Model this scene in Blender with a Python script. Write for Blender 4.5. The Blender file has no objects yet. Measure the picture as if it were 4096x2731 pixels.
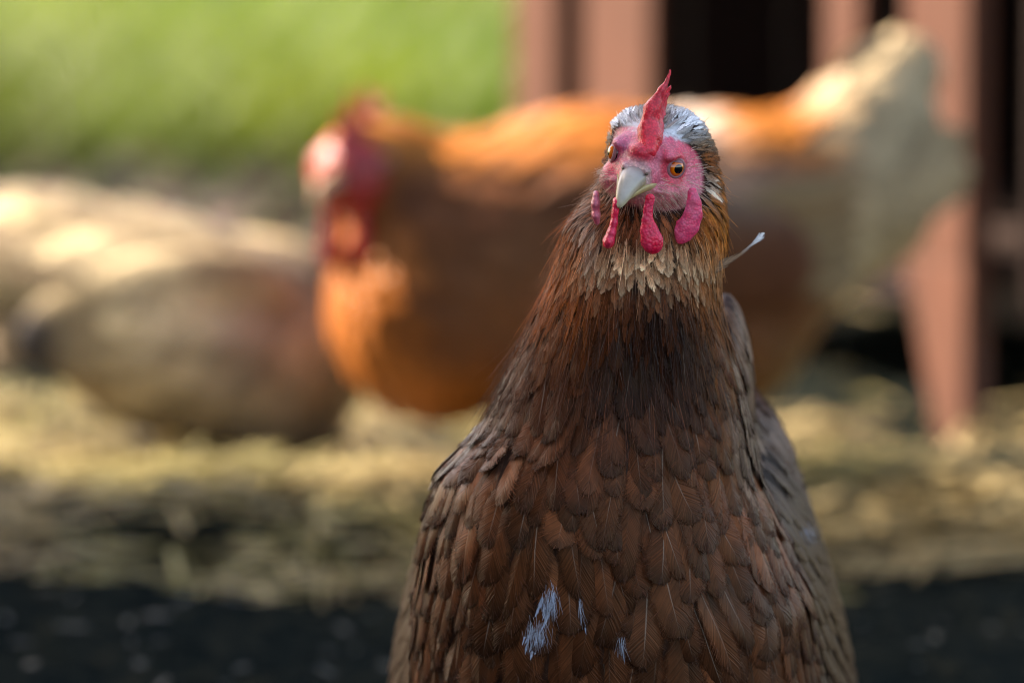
import bpy, math, random
import numpy as np
from mathutils import Vector, Matrix
from mathutils.bvhtree import BVHTree

random.seed(7)
RNG = np.random.default_rng(7)
SC = bpy.context.scene
COL = SC.collection
rad = math.radians

# ------------------------------------------------------------------ camera
CAM_H, PITCH, FPX = 0.63, 0.12, 22755.0          # metres, radians, focal length in photo pixels
cam_data = bpy.data.cameras.new('camera')
cam_data.sensor_width = 36.0
cam_data.lens = 200.0
cam_data.clip_start = 0.05
cam_data.clip_end = 2000.0
cam_data.dof.use_dof = True
cam_data.dof.focus_distance = 2.788
cam_data.dof.aperture_fstop = 4.4
cam_data.dof.aperture_blades = 0
cam = bpy.data.objects.new('camera', cam_data)
COL.objects.link(cam)
cam.location = (0, 0, CAM_H)
cam.rotation_euler = (math.pi / 2 - PITCH, 0, 0)
SC.camera = cam

# ------------------------------------------------------------------ sky, sun, exposure
SUN_TO = Vector((-0.70, 0.30, 0.64)).normalized()
sun_el = math.asin(SUN_TO.z)
sun_az = math.atan2(SUN_TO.x, SUN_TO.y)
world = bpy.data.worlds.new('World')
SC.world = world
world.use_nodes = True
wn, wl = world.node_tree.nodes, world.node_tree.links
wn.clear()
sky = wn.new('ShaderNodeTexSky')
sky.sky_type = 'NISHITA'
sky.sun_disc = False
sky.sun_elevation = sun_el
sky.sun_rotation = sun_az
sky.air_density = 1.0
sky.dust_density = 2.5
sky.ozone_density = 0.6
bg = wn.new('ShaderNodeBackground')
bg.inputs['Strength'].default_value = 0.12
wo = wn.new('ShaderNodeOutputWorld')
wl.new(sky.outputs[0], bg.inputs['Color'])
wl.new(bg.outputs[0], wo.inputs['Surface'])
sun_data = bpy.data.lights.new('sun', 'SUN')
sun_data.energy = 4.8
sun_data.angle = rad(0.6)
sun_data.color = (1.0, 0.93, 0.84)
sun = bpy.data.objects.new('sun', sun_data)
COL.objects.link(sun)
sun.location = SUN_TO * 20
sun.rotation_euler = SUN_TO.to_track_quat('Z', 'Y').to_euler()
SC.view_settings.view_transform = 'Standard'
SC.view_settings.look = 'None'
SC.view_settings.exposure = 2.02
SC.view_settings.gamma = 1.0
SC.view_settings.use_curve_mapping = False
SC.view_settings.use_white_balance = True          # camera set for shade
SC.view_settings.white_balance_temperature = 7700
SC.view_settings.white_balance_tint = 16
SC.render.engine = 'CYCLES'
SC.cycles.use_denoising = True
SC.cycles.transparent_max_bounces = 24
SC.cycles.max_bounces = 8
SC.cycles.filter_width = 1.0

# ------------------------------------------------------------------ helpers
CT, ST = math.cos(PITCH), math.sin(PITCH)


def at(px, py, D):
    """photo pixel at horizontal distance D -> world point"""
    a, b = (px - 2048.0) / FPX, (1365.5 - py) / FPX
    y = CT + b * ST
    z = -ST + b * CT
    s = D / y
    return Vector((a * s, D, CAM_H + z * s))


def lin(r, g, b):
    def f(c):
        c /= 255.0
        return c / 12.92 if c <= 0.04045 else ((c + 0.055) / 1.055) ** 2.4
    return np.array((f(r), f(g), f(b)))


def sstep(a, b, x):
    t = np.clip((x - a) / (b - a), 0, 1)
    return t * t * (3 - 2 * t)


def vnoise(p, scale, seed=0):
    """value noise at points p (n,3) -> 0..1"""
    q = np.asarray(p, dtype=np.float64) * scale + 1000.0
    i = np.floor(q).astype(np.int64)
    f = q - i
    f = f * f * (3 - 2 * f)
    out = 0

    def h(a, b, c):
        n = (a * 73856093) ^ (b * 19349663) ^ (c * 83492791) ^ (seed * 2654435761 + 12345)
        n = (n ^ (n >> 13)) * 1274126177
        n = n & 0x7fffffff
        n = (n ^ (n >> 16)) * 668265263
        return ((n >> 7) & 0xffff) / 65535.0
    for dx in (0, 1):
        for dy in (0, 1):
            for dz in (0, 1):
                w = ((f[:, 0] if dx else 1 - f[:, 0]) * (f[:, 1] if dy else 1 - f[:, 1]) * (f[:, 2] if dz else 1 - f[:, 2]))
                out = out + w * h(i[:, 0] + dx, i[:, 1] + dy, i[:, 2] + dz)
    return out


def empty(name, loc, rz=0.0):
    o = bpy.data.objects.new(name, None)
    COL.objects.link(o)
    o.location = loc
    o.rotation_euler = (0, 0, rz)
    o.empty_display_size = 0.05
    return o


def tag(o, label=None, cat=None, group=None, kind=None):
    if label: o['label'] = label
    if cat: o['category'] = cat
    if group: o['group'] = group
    if kind: o['kind'] = kind
    return o


def add(name, me, mat, parent=None, origin=(0, 0, 0)):
    o = bpy.data.objects.new(name, me)
    COL.objects.link(o)
    if mat is not None and not me.materials:
        me.materials.append(mat)
    o.location = origin
    if parent is not None:
        o.parent = parent
    return o


def mesh(name, V, F, tint=None, fuv=None, smooth=True):
    me = bpy.data.meshes.new(name)
    V = np.asarray(V, dtype=np.float32)
    if isinstance(F, np.ndarray) and F.ndim == 2:
        n, k = F.shape
        me.vertices.add(len(V))
        me.vertices.foreach_set('co', V.ravel())
        me.loops.add(n * k)
        me.loops.foreach_set('vertex_index', F.astype(np.int32).ravel())
        me.polygons.add(n)
        me.polygons.foreach_set('loop_start', np.arange(0, n * k, k, dtype=np.int32))
        me.update(calc_edges=True)
    else:
        me.from_pydata([tuple(v) for v in V], [], F)
    if smooth:
        me.polygons.foreach_set('use_smooth', np.ones(len(me.polygons), dtype=bool))
    if tint is not None:
        a = me.attributes.new('tint', 'FLOAT_COLOR', 'POINT')
        c = np.ones((len(V), 4), dtype=np.float32)
        c[:, :3] = tint
        a.data.foreach_set('color', c.ravel())
    if fuv is not None:
        a = me.attributes.new('fuv', 'FLOAT_VECTOR', 'POINT')
        a.data.foreach_set('vector', np.asarray(fuv, dtype=np.float32).ravel())
    me.update()
    return me


def box_geo(cx, cy, cz, sx, sy, sz, bev=0.0):
    """chamfered box as (V, F): bevel on the four long vertical-ish edges"""
    if bev <= 0:
        V = [(cx + sx * a / 2, cy + sy * b / 2, cz + sz * c / 2) for a in (-1, 1) for b in (-1, 1) for c in (-1, 1)]
        F = [(0, 1, 3, 2), (4, 6, 7, 5), (0, 4, 5, 1), (2, 3, 7, 6), (0, 2, 6, 4), (1, 5, 7, 3)]
        return V, F
    hx, hy, hz = sx / 2, sy / 2, sz / 2
    b = bev
    ring = [(-hx + b, -hy), (hx - b, -hy), (hx, -hy + b), (hx, hy - b), (hx - b, hy), (-hx + b, hy), (-hx, hy - b), (-hx, -hy + b)]
    V, F = [], []
    for (z, s) in ((-hz, 1 - b / max(hx, hy)), (-hz + b, 1), (hz - b, 1), (hz, 1 - b / max(hx, hy))):
        for x, y in ring:
            V.append((cx + x * s, cy + y * s, cz + z))
    for r in range(3):
        for i in range(8):
            j = (i + 1) % 8
            F.append((r * 8 + i, r * 8 + j, r * 8 + 8 + j, r * 8 + 8 + i))
    F.append(tuple(range(7, -1, -1)))
    F.append(tuple(range(24, 32)))
    return V, F


# ---- signed distance fields on tensor grids, meshed by surface nets
def surface_nets(F, xs, ys, zs):
    nx, ny, nz = F.shape
    neg = F < 0
    act = np.zeros((nx - 1, ny - 1, nz - 1), dtype=np.uint8)
    for dx in (0, 1):
        for dy in (0, 1):
            for dz in (0, 1):
                act += neg[dx:nx - 1 + dx, dy:ny - 1 + dy, dz:nz - 1 + dz]
    act = (act > 0) & (act < 8)
    ci = np.argwhere(act)
    idx = np.full(act.shape, -1, dtype=np.int64)
    idx[act] = np.arange(len(ci))
    acc = np.zeros((len(ci), 3))
    cnt = np.zeros(len(ci))
    corners = [(a, b, c) for a in (0, 1) for b in (0, 1) for c in (0, 1)]
    for i in range(8):
        for j in range(i + 1, 8):
            a, b = np.array(corners[i]), np.array(corners[j])
            if np.abs(a - b).sum() != 1: continue
            fa = F[ci[:, 0] + a[0], ci[:, 1] + a[1], ci[:, 2] + a[2]]
            fb = F[ci[:, 0] + b[0], ci[:, 1] + b[1], ci[:, 2] + b[2]]
            m = (fa < 0) != (fb < 0)
            t = np.where(m, fa / np.where(m, fa - fb, 1), 0)
            pa = np.stack([xs[ci[:, 0] + a[0]], ys[ci[:, 1] + a[1]], zs[ci[:, 2] + a[2]]], 1)
            pb = np.stack([xs[ci[:, 0] + b[0]], ys[ci[:, 1] + b[1]], zs[ci[:, 2] + b[2]]], 1)
            acc += np.where(m[:, None], pa + (pb - pa) * t[:, None], 0)
            cnt += m
    V = acc / np.maximum(cnt, 1)[:, None]
    Q = []
    for ax in range(3):
        sl0 = [slice(1, -1)] * 3
        sl1 = [slice(1, -1)] * 3
        sl0[ax] = slice(0, -1)
        sl1[ax] = slice(1, None)
        A, B = neg[tuple(sl0)], neg[tuple(sl1)]
        e = np.argwhere(A != B)
        e_full = e.copy()
        for k in range(3):
            if k != ax: e_full[:, k] += 1
        flip = B[tuple(e.T)]
        u, v = (ax + 1) % 3, (ax + 2) % 3
        quad = []
        for (du, dv) in ((-1, -1), (0, -1), (0, 0), (-1, 0)):
            c = e_full.copy()
            c[:, u] += du
            c[:, v] += dv
            quad.append(idx[c[:, 0], c[:, 1], c[:, 2]])
        q = np.stack(quad, 1)
        q[flip] = q[flip][:, ::-1]
        Q.append(q)
    Q = np.concatenate(Q)
    Q = Q[(Q >= 0).all(1)]
    return V, Q


def relax(V, Q, n=2, w=0.5):
    e = np.concatenate([Q[:, [0, 1]], Q[:, [1, 2]], Q[:, [2, 3]], Q[:, [3, 0]]])
    for _ in range(n):
        s = np.zeros_like(V)
        c = np.zeros(len(V))
        for k in range(3):
            s[:, k] = np.bincount(e[:, 0], V[e[:, 1], k], len(V)) + np.bincount(e[:, 1], V[e[:, 0], k], len(V))
        c = np.bincount(e[:, 0], minlength=len(V)) + np.bincount(e[:, 1], minlength=len(V))
        V = V * (1 - w) + w * s / np.maximum(c, 1)[:, None]
    return V


def smin(a, b, k):
    h = np.clip(0.5 + 0.5 * (b - a) / k, 0, 1)
    return b + (a - b) * h - k * h * (1 - h)


def smax(a, b, k):
    return -smin(-a, -b, k)


def sd_ell(P, c, r):
    x, y, z = (P[0] - c[0]), (P[1] - c[1]), (P[2] - c[2])
    k0 = np.sqrt((x / r[0]) ** 2 + (y / r[1]) ** 2 + (z / r[2]) ** 2)
    k1 = np.sqrt((x / r[0] ** 2) ** 2 + (y / r[1] ** 2) ** 2 + (z / r[2] ** 2) ** 2)
    return k0 * (k0 - 1) / np.maximum(k1, 1e-6)


def sd_cone(P, a, b, ra, rb):
    """capsule whose radius changes from ra to rb"""
    ax, ay, az = (b[i] - a[i] for i in range(3))
    L2 = ax * ax + ay * ay + az * az
    x, y, z = P[0] - a[0], P[1] - a[1], P[2] - a[2]
    t = np.clip((x * ax + y * ay + z * az) / L2, 0, 1)
    return np.sqrt((x - ax * t) ** 2 + (y - ay * t) ** 2 + (z - az * t) ** 2) - (ra + (rb - ra) * t)


def grid_axes(lo, hi, step):
    return [np.arange(lo[i] - step, hi[i] + 2 * step, step) for i in range(3)]


def field(fn, lo, hi, step, smooth=1):
    xs, ys, zs = grid_axes(lo, hi, step)
    P = (xs[:, None, None], ys[None, :, None], zs[None, None, :])
    F = np.broadcast_to(fn(P), (len(xs), len(ys), len(zs))).astype(np.float64)
    V, Q = surface_nets(F, xs, ys, zs)
    return relax(V, Q, smooth), Q


def tri_sample(V, Q, n):
    """area-weighted random points and normals on a quad mesh"""
    a, b, c, d = V[Q[:, 0]], V[Q[:, 1]], V[Q[:, 2]], V[Q[:, 3]]
    nn = np.cross(c - a, d - b)
    ar = np.linalg.norm(nn, axis=1)
    f = RNG.choice(len(Q), n, p=ar / ar.sum())
    u, v = RNG.random(n)[:, None], RNG.random(n)[:, None]
    p = (a[f] * (1 - u) + b[f] * u) * (1 - v) + (d[f] * (1 - u) + c[f] * u) * v
    return p, nn[f] / np.maximum(ar[f], 1e-12)[:, None]


def poisson(P, r):
    """indices kept so that no two are closer than r (per point)"""
    cell = float(np.max(r))
    g = {}
    keep = []
    for i in range(len(P)):
        p = P[i]
        k = (int(p[0] // cell), int(p[1] // cell), int(p[2] // cell))
        ok = True
        for dx in (-1, 0, 1):
            for dy in (-1, 0, 1):
                for dz in (-1, 0, 1):
                    for j in g.get((k[0] + dx, k[1] + dy, k[2] + dz), ()):
                        q = P[j]
                        if (p[0] - q[0]) ** 2 + (p[1] - q[1]) ** 2 + (p[2] - q[2]) ** 2 < r[i] * r[i]:
                            ok = False
                            break
                    if not ok: break
                if not ok: break
            if not ok: break
        if ok:
            keep.append(i)
            g.setdefault(k, []).append(i)
    return keep


# ------------------------------------------------------------------ materials
def new_mat(name):
    m = bpy.data.materials.new(name)
    m.use_nodes = True
    nt = m.node_tree
    nt.nodes.clear()
    out = nt.nodes.new('ShaderNodeOutputMaterial')
    return m, nt, out


class NT:
    """small node-graph writer"""
    def __init__(s, name):
        s.m, s.nt, s.out = new_mat(name)

    def n(s, typ, **kw):
        nd = s.nt.nodes.new('ShaderNode' + typ)
        for k, v in kw.items():
            setattr(nd, k, v)
        return nd

    def l(s, a, b):
        s.nt.links.new(a, b)

    def put(s, v, sock):
        if hasattr(v, 'is_linked') or hasattr(v, 'links'):
            s.l(v, sock)
        else:
            sock.default_value = v

    def math(s, op, a, b=None, c=None, clamp=False):
        nd = s.n('Math', operation=op, use_clamp=clamp)
        s.put(a, nd.inputs[0])
        if b is not None: s.put(b, nd.inputs[1])
        if c is not None: s.put(c, nd.inputs[2])
        return nd.outputs[0]

    def mix(s, fac, a, b, blend='MIX'):
        nd = s.n('Mix', data_type='RGBA', blend_type=blend)
        s.put(fac, nd.inputs[0])
        for v, k in ((a, 6), (b, 7)):
            if isinstance(v, (tuple, list, np.ndarray)):
                v = tuple(float(x) for x in v[:3]) + (1.0,)
            s.put(v, nd.inputs[k])
        return nd.outputs[2]

    def ramp(s, fac, stops):
        nd = s.n('ValToRGB')
        el = nd.color_ramp.elements
        while len(el) < len(stops): el.new(0.5)
        for e, (p, c) in zip(el, stops):
            e.position = p
            e.color = tuple(float(x) for x in (c if hasattr(c, '__len__') else (c, c, c)))[:3] + (1.0,)
        s.put(fac, nd.inputs[0])
        return nd.outputs[0]

    def remap(s, v, a, b, c=0.0, d=1.0):
        nd = s.n('MapRange', clamp=True)
        s.put(v, nd.inputs[0])
        for i, x in enumerate((a, b, c, d)): s.put(x, nd.inputs[i + 1])
        return nd.outputs[0]

    def noise(s, vec=None, scale=5.0, detail=2.0, rough=0.5, dim='3D', w=None):
        nd = s.n('TexNoise', noise_dimensions=dim)
        if vec is not None: s.l(vec, nd.inputs['Vector'])
        if w is not None: s.put(w, nd.inputs['W'])
        nd.inputs['Scale'].default_value = scale
        nd.inputs['Detail'].default_value = detail
        nd.inputs['Roughness'].default_value = rough
        return nd.outputs['Fac']

    def vor(s, vec, scale, feature='F1'):
        nd = s.n('TexVoronoi', feature=feature)
        if vec is not None: s.l(vec, nd.inputs['Vector'])
        nd.inputs['Scale'].default_value = scale
        return nd.outputs['Distance']

    def pos(s):
        return s.n('TexCoord').outputs['Object']

    def attr(s, name, out='Color'):
        return s.n('Attribute', attribute_name=name).outputs[out]

    def bump(s, h, strength, dist):
        nd = s.n('Bump')
        nd.inputs['Strength'].default_value = strength
        nd.inputs['Distance'].default_value = dist
        s.l(h, nd.inputs['Height'])
        return nd.outputs[0]

    def principled(s, color, rough=0.5, spec=0.5, normal=None, **kw):
        b = s.n('BsdfPrincipled')
        if isinstance(color, (tuple, list, np.ndarray)):
            color = tuple(float(x) for x in color[:3]) + (1.0,)
        s.put(color, b.inputs['Base Color'])
        s.put(rough, b.inputs['Roughness'])
        s.put(spec, b.inputs['Specular IOR Level'])
        if normal is not None: s.l(normal, b.inputs['Normal'])
        for k, v in kw.items():
            s.put(v, b.inputs[k.replace('_', ' ')])
        return b.outputs[0]

    def end(s, shader):
        s.l(shader, s.out.inputs['Surface'])
        return s.m


def feather_material(name, fray=0.22, barbs=15.0, rachis=0.42, alpha=True, spec=0.22):
    g = NT(name)
    sep = g.n('SeparateXYZ')
    g.l(g.attr('fuv', 'Vector'), sep.inputs[0])
    u, v, r = sep.outputs[0], sep.outputs[1], sep.outputs[2]
    au = g.math('ABSOLUTE', u)
    side = g.math('SIGN', u)
    # a coordinate that is constant along one barb
    barb = g.math('SUBTRACT', v, g.math('MULTIPLY', au, 0.30))
    barb = g.math('ADD', barb, g.math('MULTIPLY', r, 37.0))
    barb = g.math('ADD', barb, g.math('MULTIPLY', side, 3.7))
    streak = g.noise(dim='1D', w=barb, scale=barbs * 2.2, detail=2.0, rough=0.6)
    clump = g.noise(dim='1D', w=barb, scale=barbs * 0.45, detail=1.0)
    soft = g.noise(g.pos(), scale=220.0, detail=2.0)
    tint = g.attr('tint')
    k = g.math('MULTIPLY', g.remap(streak, 0.25, 0.75, 0.55, 1.5), g.remap(clump, 0.3, 0.7, 0.85, 1.15))
    k = g.math('MULTIPLY', k, g.remap(soft, 0.3, 0.7, 0.88, 1.12))
    kc = g.n('CombineColor')
    for i in range(3): g.l(k, kc.inputs[i])
    col = g.mix(1.0, tint, kc.outputs[0], 'MULTIPLY')
    rw = g.remap(v, 0.0, 0.95, 0.06, 0.02)
    rk = g.math('MULTIPLY', g.math('POWER', g.math('FRACT', g.math('MULTIPLY', r, 17.31)), 1.6), rachis)
    rf = g.math('MULTIPLY', g.remap(g.math('DIVIDE', au, rw), 0.35, 1.0, 1.0, 0.0), g.remap(v, 0.55, 0.95, 1.0, 0.0))
    rf = g.math('MULTIPLY', rf, rk)
    pale = g.mix(0.72, tint, lin(205, 190, 172))
    col = g.mix(rf, col, pale)
    h = g.math('ADD', streak, g.math('MULTIPLY', rf, 1.5))
    nrm = g.bump(h, 0.55, 0.0006)
    bs = g.principled(col, 0.33, spec, nrm, Specular_Tint=(1.0, 0.72, 0.5, 1.0))
    if alpha:
        e = g.math('ADD', au, g.math('MULTIPLY', g.remap(clump, 0.25, 0.75), fray))
        e = g.math('ADD', e, g.math('MULTIPLY', g.remap(streak, 0.3, 0.7), fray * 0.8))
        tipv = g.math('ADD', v, g.math('MULTIPLY', streak, 0.10))
        e = g.math('MAXIMUM', e, g.remap(tipv, 0.93, 1.05, 0.0, 1.3))
        a = g.remap(e, 0.82, 1.10, 1.0, 0.0)
        tr = g.n('BsdfTransparent')
        ms = g.n('MixShader')
        g.l(a, ms.inputs[0])
        g.l(tr.outputs[0], ms.inputs[1])
        g.l(bs, ms.inputs[2])
        bs = ms.outputs[0]
    return g.end(bs)


M = {}
M['feather'] = feather_material('contour_feather', fray=0.2)
M['hackle'] = feather_material('hackle_feather', fray=0.45, barbs=10.0, rachis=0.4, spec=0.06)
M['far_feather'] = feather_material('far_feather', alpha=False, rachis=0.3)


def fibre_mat():
    g = NT('feather_fibre')
    return g.end(g.principled(g.attr('tint'), 0.4, 0.3))


M['fibre'] = fibre_mat()


def plumage_mat():
    g = NT('plumage_body')
    p = g.pos()
    n1 = g.noise(p, 90.0, 3.0)
    n2 = g.noise(p, 400.0, 2.0)
    k = g.math('MULTIPLY', g.remap(n1, 0.3, 0.7, 0.75, 1.2), g.remap(n2, 0.3, 0.7, 0.85, 1.15))
    kc = g.n('CombineColor')
    for i in range(3): g.l(k, kc.inputs[i])
    col = g.mix(1.0, g.attr('tint'), kc.outputs[0], 'MULTIPLY')
    return g.end(g.principled(col, 0.75, 0.2, g.bump(n1, 0.6, 0.004)))


M['plumage'] = plumage_mat()


def skin_mat(name, scale=900.0, strength=0.8, rough=0.36, dist=0.0006, sss=0.12):
    """bare papillate skin; colour from the tint attribute"""
    g = NT(name)
    p = g.pos()
    v1 = g.vor(p, scale)
    n1 = g.noise(p, 160.0, 3.0)
    n2 = g.noise(p, 1500.0, 2.0)
    h = g.math('ADD', g.math('MULTIPLY', v1, -1.0), g.math('MULTIPLY', n2, 0.35))
    k = g.math('MULTIPLY', g.remap(n1, 0.3, 0.7, 0.78, 1.15), g.remap(v1, 0.15, 0.7, 1.15, 0.8))
    kc = g.n('CombineColor')
    for i in range(3): g.l(k, kc.inputs[i])
    col = g.mix(1.0, g.attr('tint'), kc.outputs[0], 'MULTIPLY')
    return g.end(g.principled(col, rough, 0.5, g.bump(h, strength, dist), Subsurface_Weight=sss,
                              Subsurface_Radius=(0.004, 0.0012, 0.0008), Subsurface_Scale=0.5))


M['skin'] = skin_mat('face_skin', 800.0, 0.5, 0.36, 0.0005)
M['comb'] = skin_mat('comb_skin', 800.0, 0.38, 0.32, 0.0006, 0.15)
M['wattle'] = skin_mat('wattle_skin', 700.0, 0.5, 0.24, 0.0008, 0.15)


def beak_mat():
    g = NT('beak_horn')
    p = g.pos()
    n = g.noise(p, 220.0, 3.0)
    col = g.mix(g.remap(n, 0.35, 0.7, 0.0, 0.35), g.attr('tint'), lin(150, 140, 120))
    return g.end(g.principled(col, 0.27, 0.55, g.bump(n, 0.12, 0.0006), Subsurface_Weight=0.1,
                              Subsurface_Radius=(0.003, 0.002, 0.001), Subsurface_Scale=0.4))


M['beak'] = beak_mat()


def plain(name, col, rough=0.5, spec=0.5, nscale=None, amt=0.25, bump=0.0, bdist=0.002, **kw):
    g = NT(name)
    c = col
    nrm = None
    if nscale:
        n = g.noise(g.pos(), nscale, 4.0, 0.6)
        c = g.mix(n, np.asarray(col) * (1 - amt), np.asarray(col) * (1 + amt))
        if bump: nrm = g.bump(n, bump, bdist)
    return g.end(g.principled(c, rough, spec, nrm, **kw))


def iris_mat():
    g = NT('iris')
    sep = g.n('SeparateXYZ')
    g.l(g.pos(), sep.inputs[0])
    r = g.math('SQRT', g.math('ADD', g.math('POWER', sep.outputs[0], 2.0), g.math('POWER', sep.outputs[1], 2.0)))
    ang = g.math('ARCTAN2', sep.outputs[1], sep.outputs[0])
    n = g.noise(dim='1D', w=ang, scale=14.0, detail=3.0)
    rr = g.math('ADD', r, g.math('MULTIPLY', n, 0.0004))
    c = g.ramp(g.remap(rr, 0.0012, 0.0046), [(0.0, lin(240, 140, 24)), (0.5, lin(252, 130, 16)), (0.8, lin(205, 84, 10)), (1.0, lin(40, 18, 10))])
    return g.end(g.principled(c, 0.06, 0.6, None, Coat_Weight=1.0, Coat_Roughness=0.02))


M['iris'] = iris_mat()
M['pupil'] = plain('pupil', (0.004, 0.004, 0.005), 0.04, 0.6, Coat_Weight=1.0, Coat_Roughness=0.02)
M['eyelid'] = plain('eyelid', lin(150, 105, 110), 0.4, 0.5, 900.0, 0.3, 0.4, 0.0004)
M['shank'] = plain('leg_scale', lin(196, 160, 92), 0.5, 0.4, 300.0, 0.25, 0.6, 0.001)
M['nail'] = plain('claw', lin(95, 80, 65), 0.35, 0.5)

# ------------------------------------------------------------------ ground
def soil_mat():
    g = NT('yard_soil')
    p = g.pos()
    sep = g.n('SeparateXYZ')
    g.l(p, sep.inputs[0])
    n1 = g.noise(p, 6.0, 5.0, 0.6)
    n2 = g.noise(p, 45.0, 4.0, 0.65)
    n3 = g.noise(p, 260.0, 3.0, 0.6)
    soil = g.ramp(n2, [(0.25, lin(14, 19, 19)), (0.5, lin(25, 31, 30)), (0.75, lin(46, 46, 38))])
    grass_soil = g.ramp(n1, [(0.3, lin(52, 66, 26)), (0.7, lin(92, 104, 40))])
    lawn = g.remap(g.math('ADD', sep.outputs[1], g.math('MULTIPLY', n1, 0.8)), 7.4, 8.0)
    col = g.mix(lawn, soil, grass_soil)
    h = g.math('ADD', n2, g.math('MULTIPLY', n3, 0.4))
    return g.end(g.principled(col, 1.0, 0.0, g.bump(h, 0.8, 0.012)))


M['soil'] = soil_mat()


def axis(lo, hi, step, far, grow=1.35):
    a = list(np.arange(lo, hi + step / 2, step))
    s, x = step, lo
    left = []
    while x > -far:
        s *= grow
        x -= s
        left.append(x)
    s, x = step, hi
    right = []
    while x < far:
        s *= grow
        x += s
        right.append(x)
    return np.array(left[::-1] + a + right)


def ground_z(x, y):
    p = np.stack([x, y, np.zeros_like(x)], 1)
    a = (vnoise(p, 9.0, 1) - 0.5) * 0.022 + (vnoise(p, 28.0, 2) - 0.5) * 0.016 + (vnoise(p, 70.0, 3) - 0.5) * 0.006
    fade = sstep(9.0, 6.5, y) * sstep(3.0, 1.6, np.abs(x))
    for (hx, hy, hr, hh) in ((-0.24, 4.08, 0.11, 0.030), (-0.05, 4.12, 0.10, 0.026), (-0.42, 4.22, 0.12, 0.030), (-0.33, 4.0, 0.07, 0.022), (0.34, 4.15, 0.14, 0.026), (-0.12, 4.0, 0.06, 0.02)):
        a = a + hh * np.exp(-(((x - hx) / hr) ** 2 + ((y - hy) / (hr * 0.8)) ** 2))
    return a * fade


gx = axis(-0.9, 0.9, 0.014, 700)
gy = axis(3.2, 5.6, 0.014, 700)
GX, GY = np.meshgrid(gx, gy, indexing='ij')
gz = ground_z(GX.ravel(), GY.ravel())
gv = np.stack([GX.ravel(), GY.ravel(), gz], 1)
ni, nj = len(gx), len(gy)
ii = (np.arange(ni - 1)[:, None] * nj + np.arange(nj - 1)[None, :]).ravel()
gq = np.stack([ii, ii + nj, ii + nj + 1, ii + 1], 1)
ground = add('ground', mesh('ground', gv, gq), M['soil'])
tag(ground, 'dark trampled soil of the chicken yard under the hens', 'ground', kind='structure')


# ------------------------------------------------------------------ chicken coop in the sun
def wood_mat(name, base, dark=0.6):
    g = NT(name)
    p = g.pos()
    mp = g.n('Mapping')
    mp.inputs['Scale'].default_value = (9.0, 9.0, 0.8)
    g.l(p, mp.inputs[0])
    n = g.noise(mp.outputs[0], 6.0, 5.0, 0.65)
    n2 = g.noise(p, 3.0, 3.0)
    col = g.ramp(n, [(0.3, np.asarray(base) * dark), (0.55, np.asarray(base)), (0.8, np.asarray(base) * 1.2)])
    n3 = g.noise(p, 9.0, 3.0)
    col = g.mix(g.remap(n2, 0.35, 0.7, 0.0, 0.5), col, np.asarray(base) * 0.5)
    col = g.mix(g.remap(n3, 0.5, 0.75, 0.0, 0.5), col, np.asarray(base) * np.array((1.25, 1.3, 1.35)))
    return g.end(g.principled(col, 0.65, 0.35, g.bump(n, 0.35, 0.002)))


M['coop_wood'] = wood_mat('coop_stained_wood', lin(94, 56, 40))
M['coop_shade'] = wood_mat('coop_shade_wood', lin(44, 28, 22))  # coop wood darkened to paint in shade on its unlit walls and interior
M['roof_felt'] = plain('roof_felt', lin(70, 66, 64), 0.9, 0.2, 60.0, 0.3, 0.5, 0.004)

CA, CB = Vector((0.0, 5.25, 0)), Vector((0.392, 4.55, 0))
CU = (CB - CA).normalized()
CN = Vector((CU.y, -CU.x, 0))          # candidates for the inward normal
if CN.x < 0: CN = -CN
CL = (CB - CA).length
coop_yaw = math.atan2(CU.y, CU.x)


def coop_s(px):
    k = (px - 2048.0) / FPX
    d = CB - CA
    return (k * CA.y - CA.x) / (d.x - k * d.y) * CL


coop = empty('chicken_coop', (CA.x, CA.y, 0), coop_yaw)
tag(coop, 'reddish stained wooden hen house with a dark open doorway behind the hens', 'hen house')
inw = 1.0 if (Matrix.Rotation(coop_yaw, 3, 'Z') @ Vector((0, 1, 0))).dot(CN) > 0 else -1.0


def coop_piece(name, s0, s1, z0, z1, d0, d1, mat, bev=0.004):
    cx, cy, cz = (s0 + s1) / 2, inw * (d0 + d1) / 2, (z0 + z1) / 2
    V, F = box_geo(0, 0, 0, abs(s1 - s0), abs(d1 - d0), z1 - z0, bev)
    return add(name, mesh(name, V, F, smooth=False), mat, coop, (cx, cy, cz))


ZB, ZT = 0.15, 1.0
for (p0, p1, kind) in ((2062, 2240, 'p'), (2330, 2600, 'b'), (3292, 3440, 'b'), (3630, 3890, 'p')):
    s0, s1 = coop_s(p0), coop_s(p1)
    if kind == 'p':
        near = p0 > 3000
        coop_piece('corner_post', s0, s1, 0.14 if near else 0.0, ZT, -0.004, 0.022 if near else 0.012, M['coop_wood'], 0.003)
        if near:
            foot = coop_piece('post_foot', s0, s1, -0.01, 0.139, -0.003, 0.021, M['coop_wood'], 0.003)
            for v in foot.data.vertices:
                if v.co.z < 0 and v.co.x < 0: v.co.x *= -0.1
    else:
        coop_piece('wall_board', s0, s1, ZB, ZT, 0.0, 0.010, M['coop_wood'], 0.002)
CW = 0.95
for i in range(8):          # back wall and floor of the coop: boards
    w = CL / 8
    coop_piece('back_board', i * w + 0.002, (i + 1) * w - 0.002, ZB, ZT, CW, CW + 0.02, M['coop_shade'])
    coop_piece('floor_board', i * w + 0.002, (i + 1) * w - 0.002, ZB - 0.03, ZB - 0.008, 0.03, CW - 0.004, M['coop_shade'])
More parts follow.
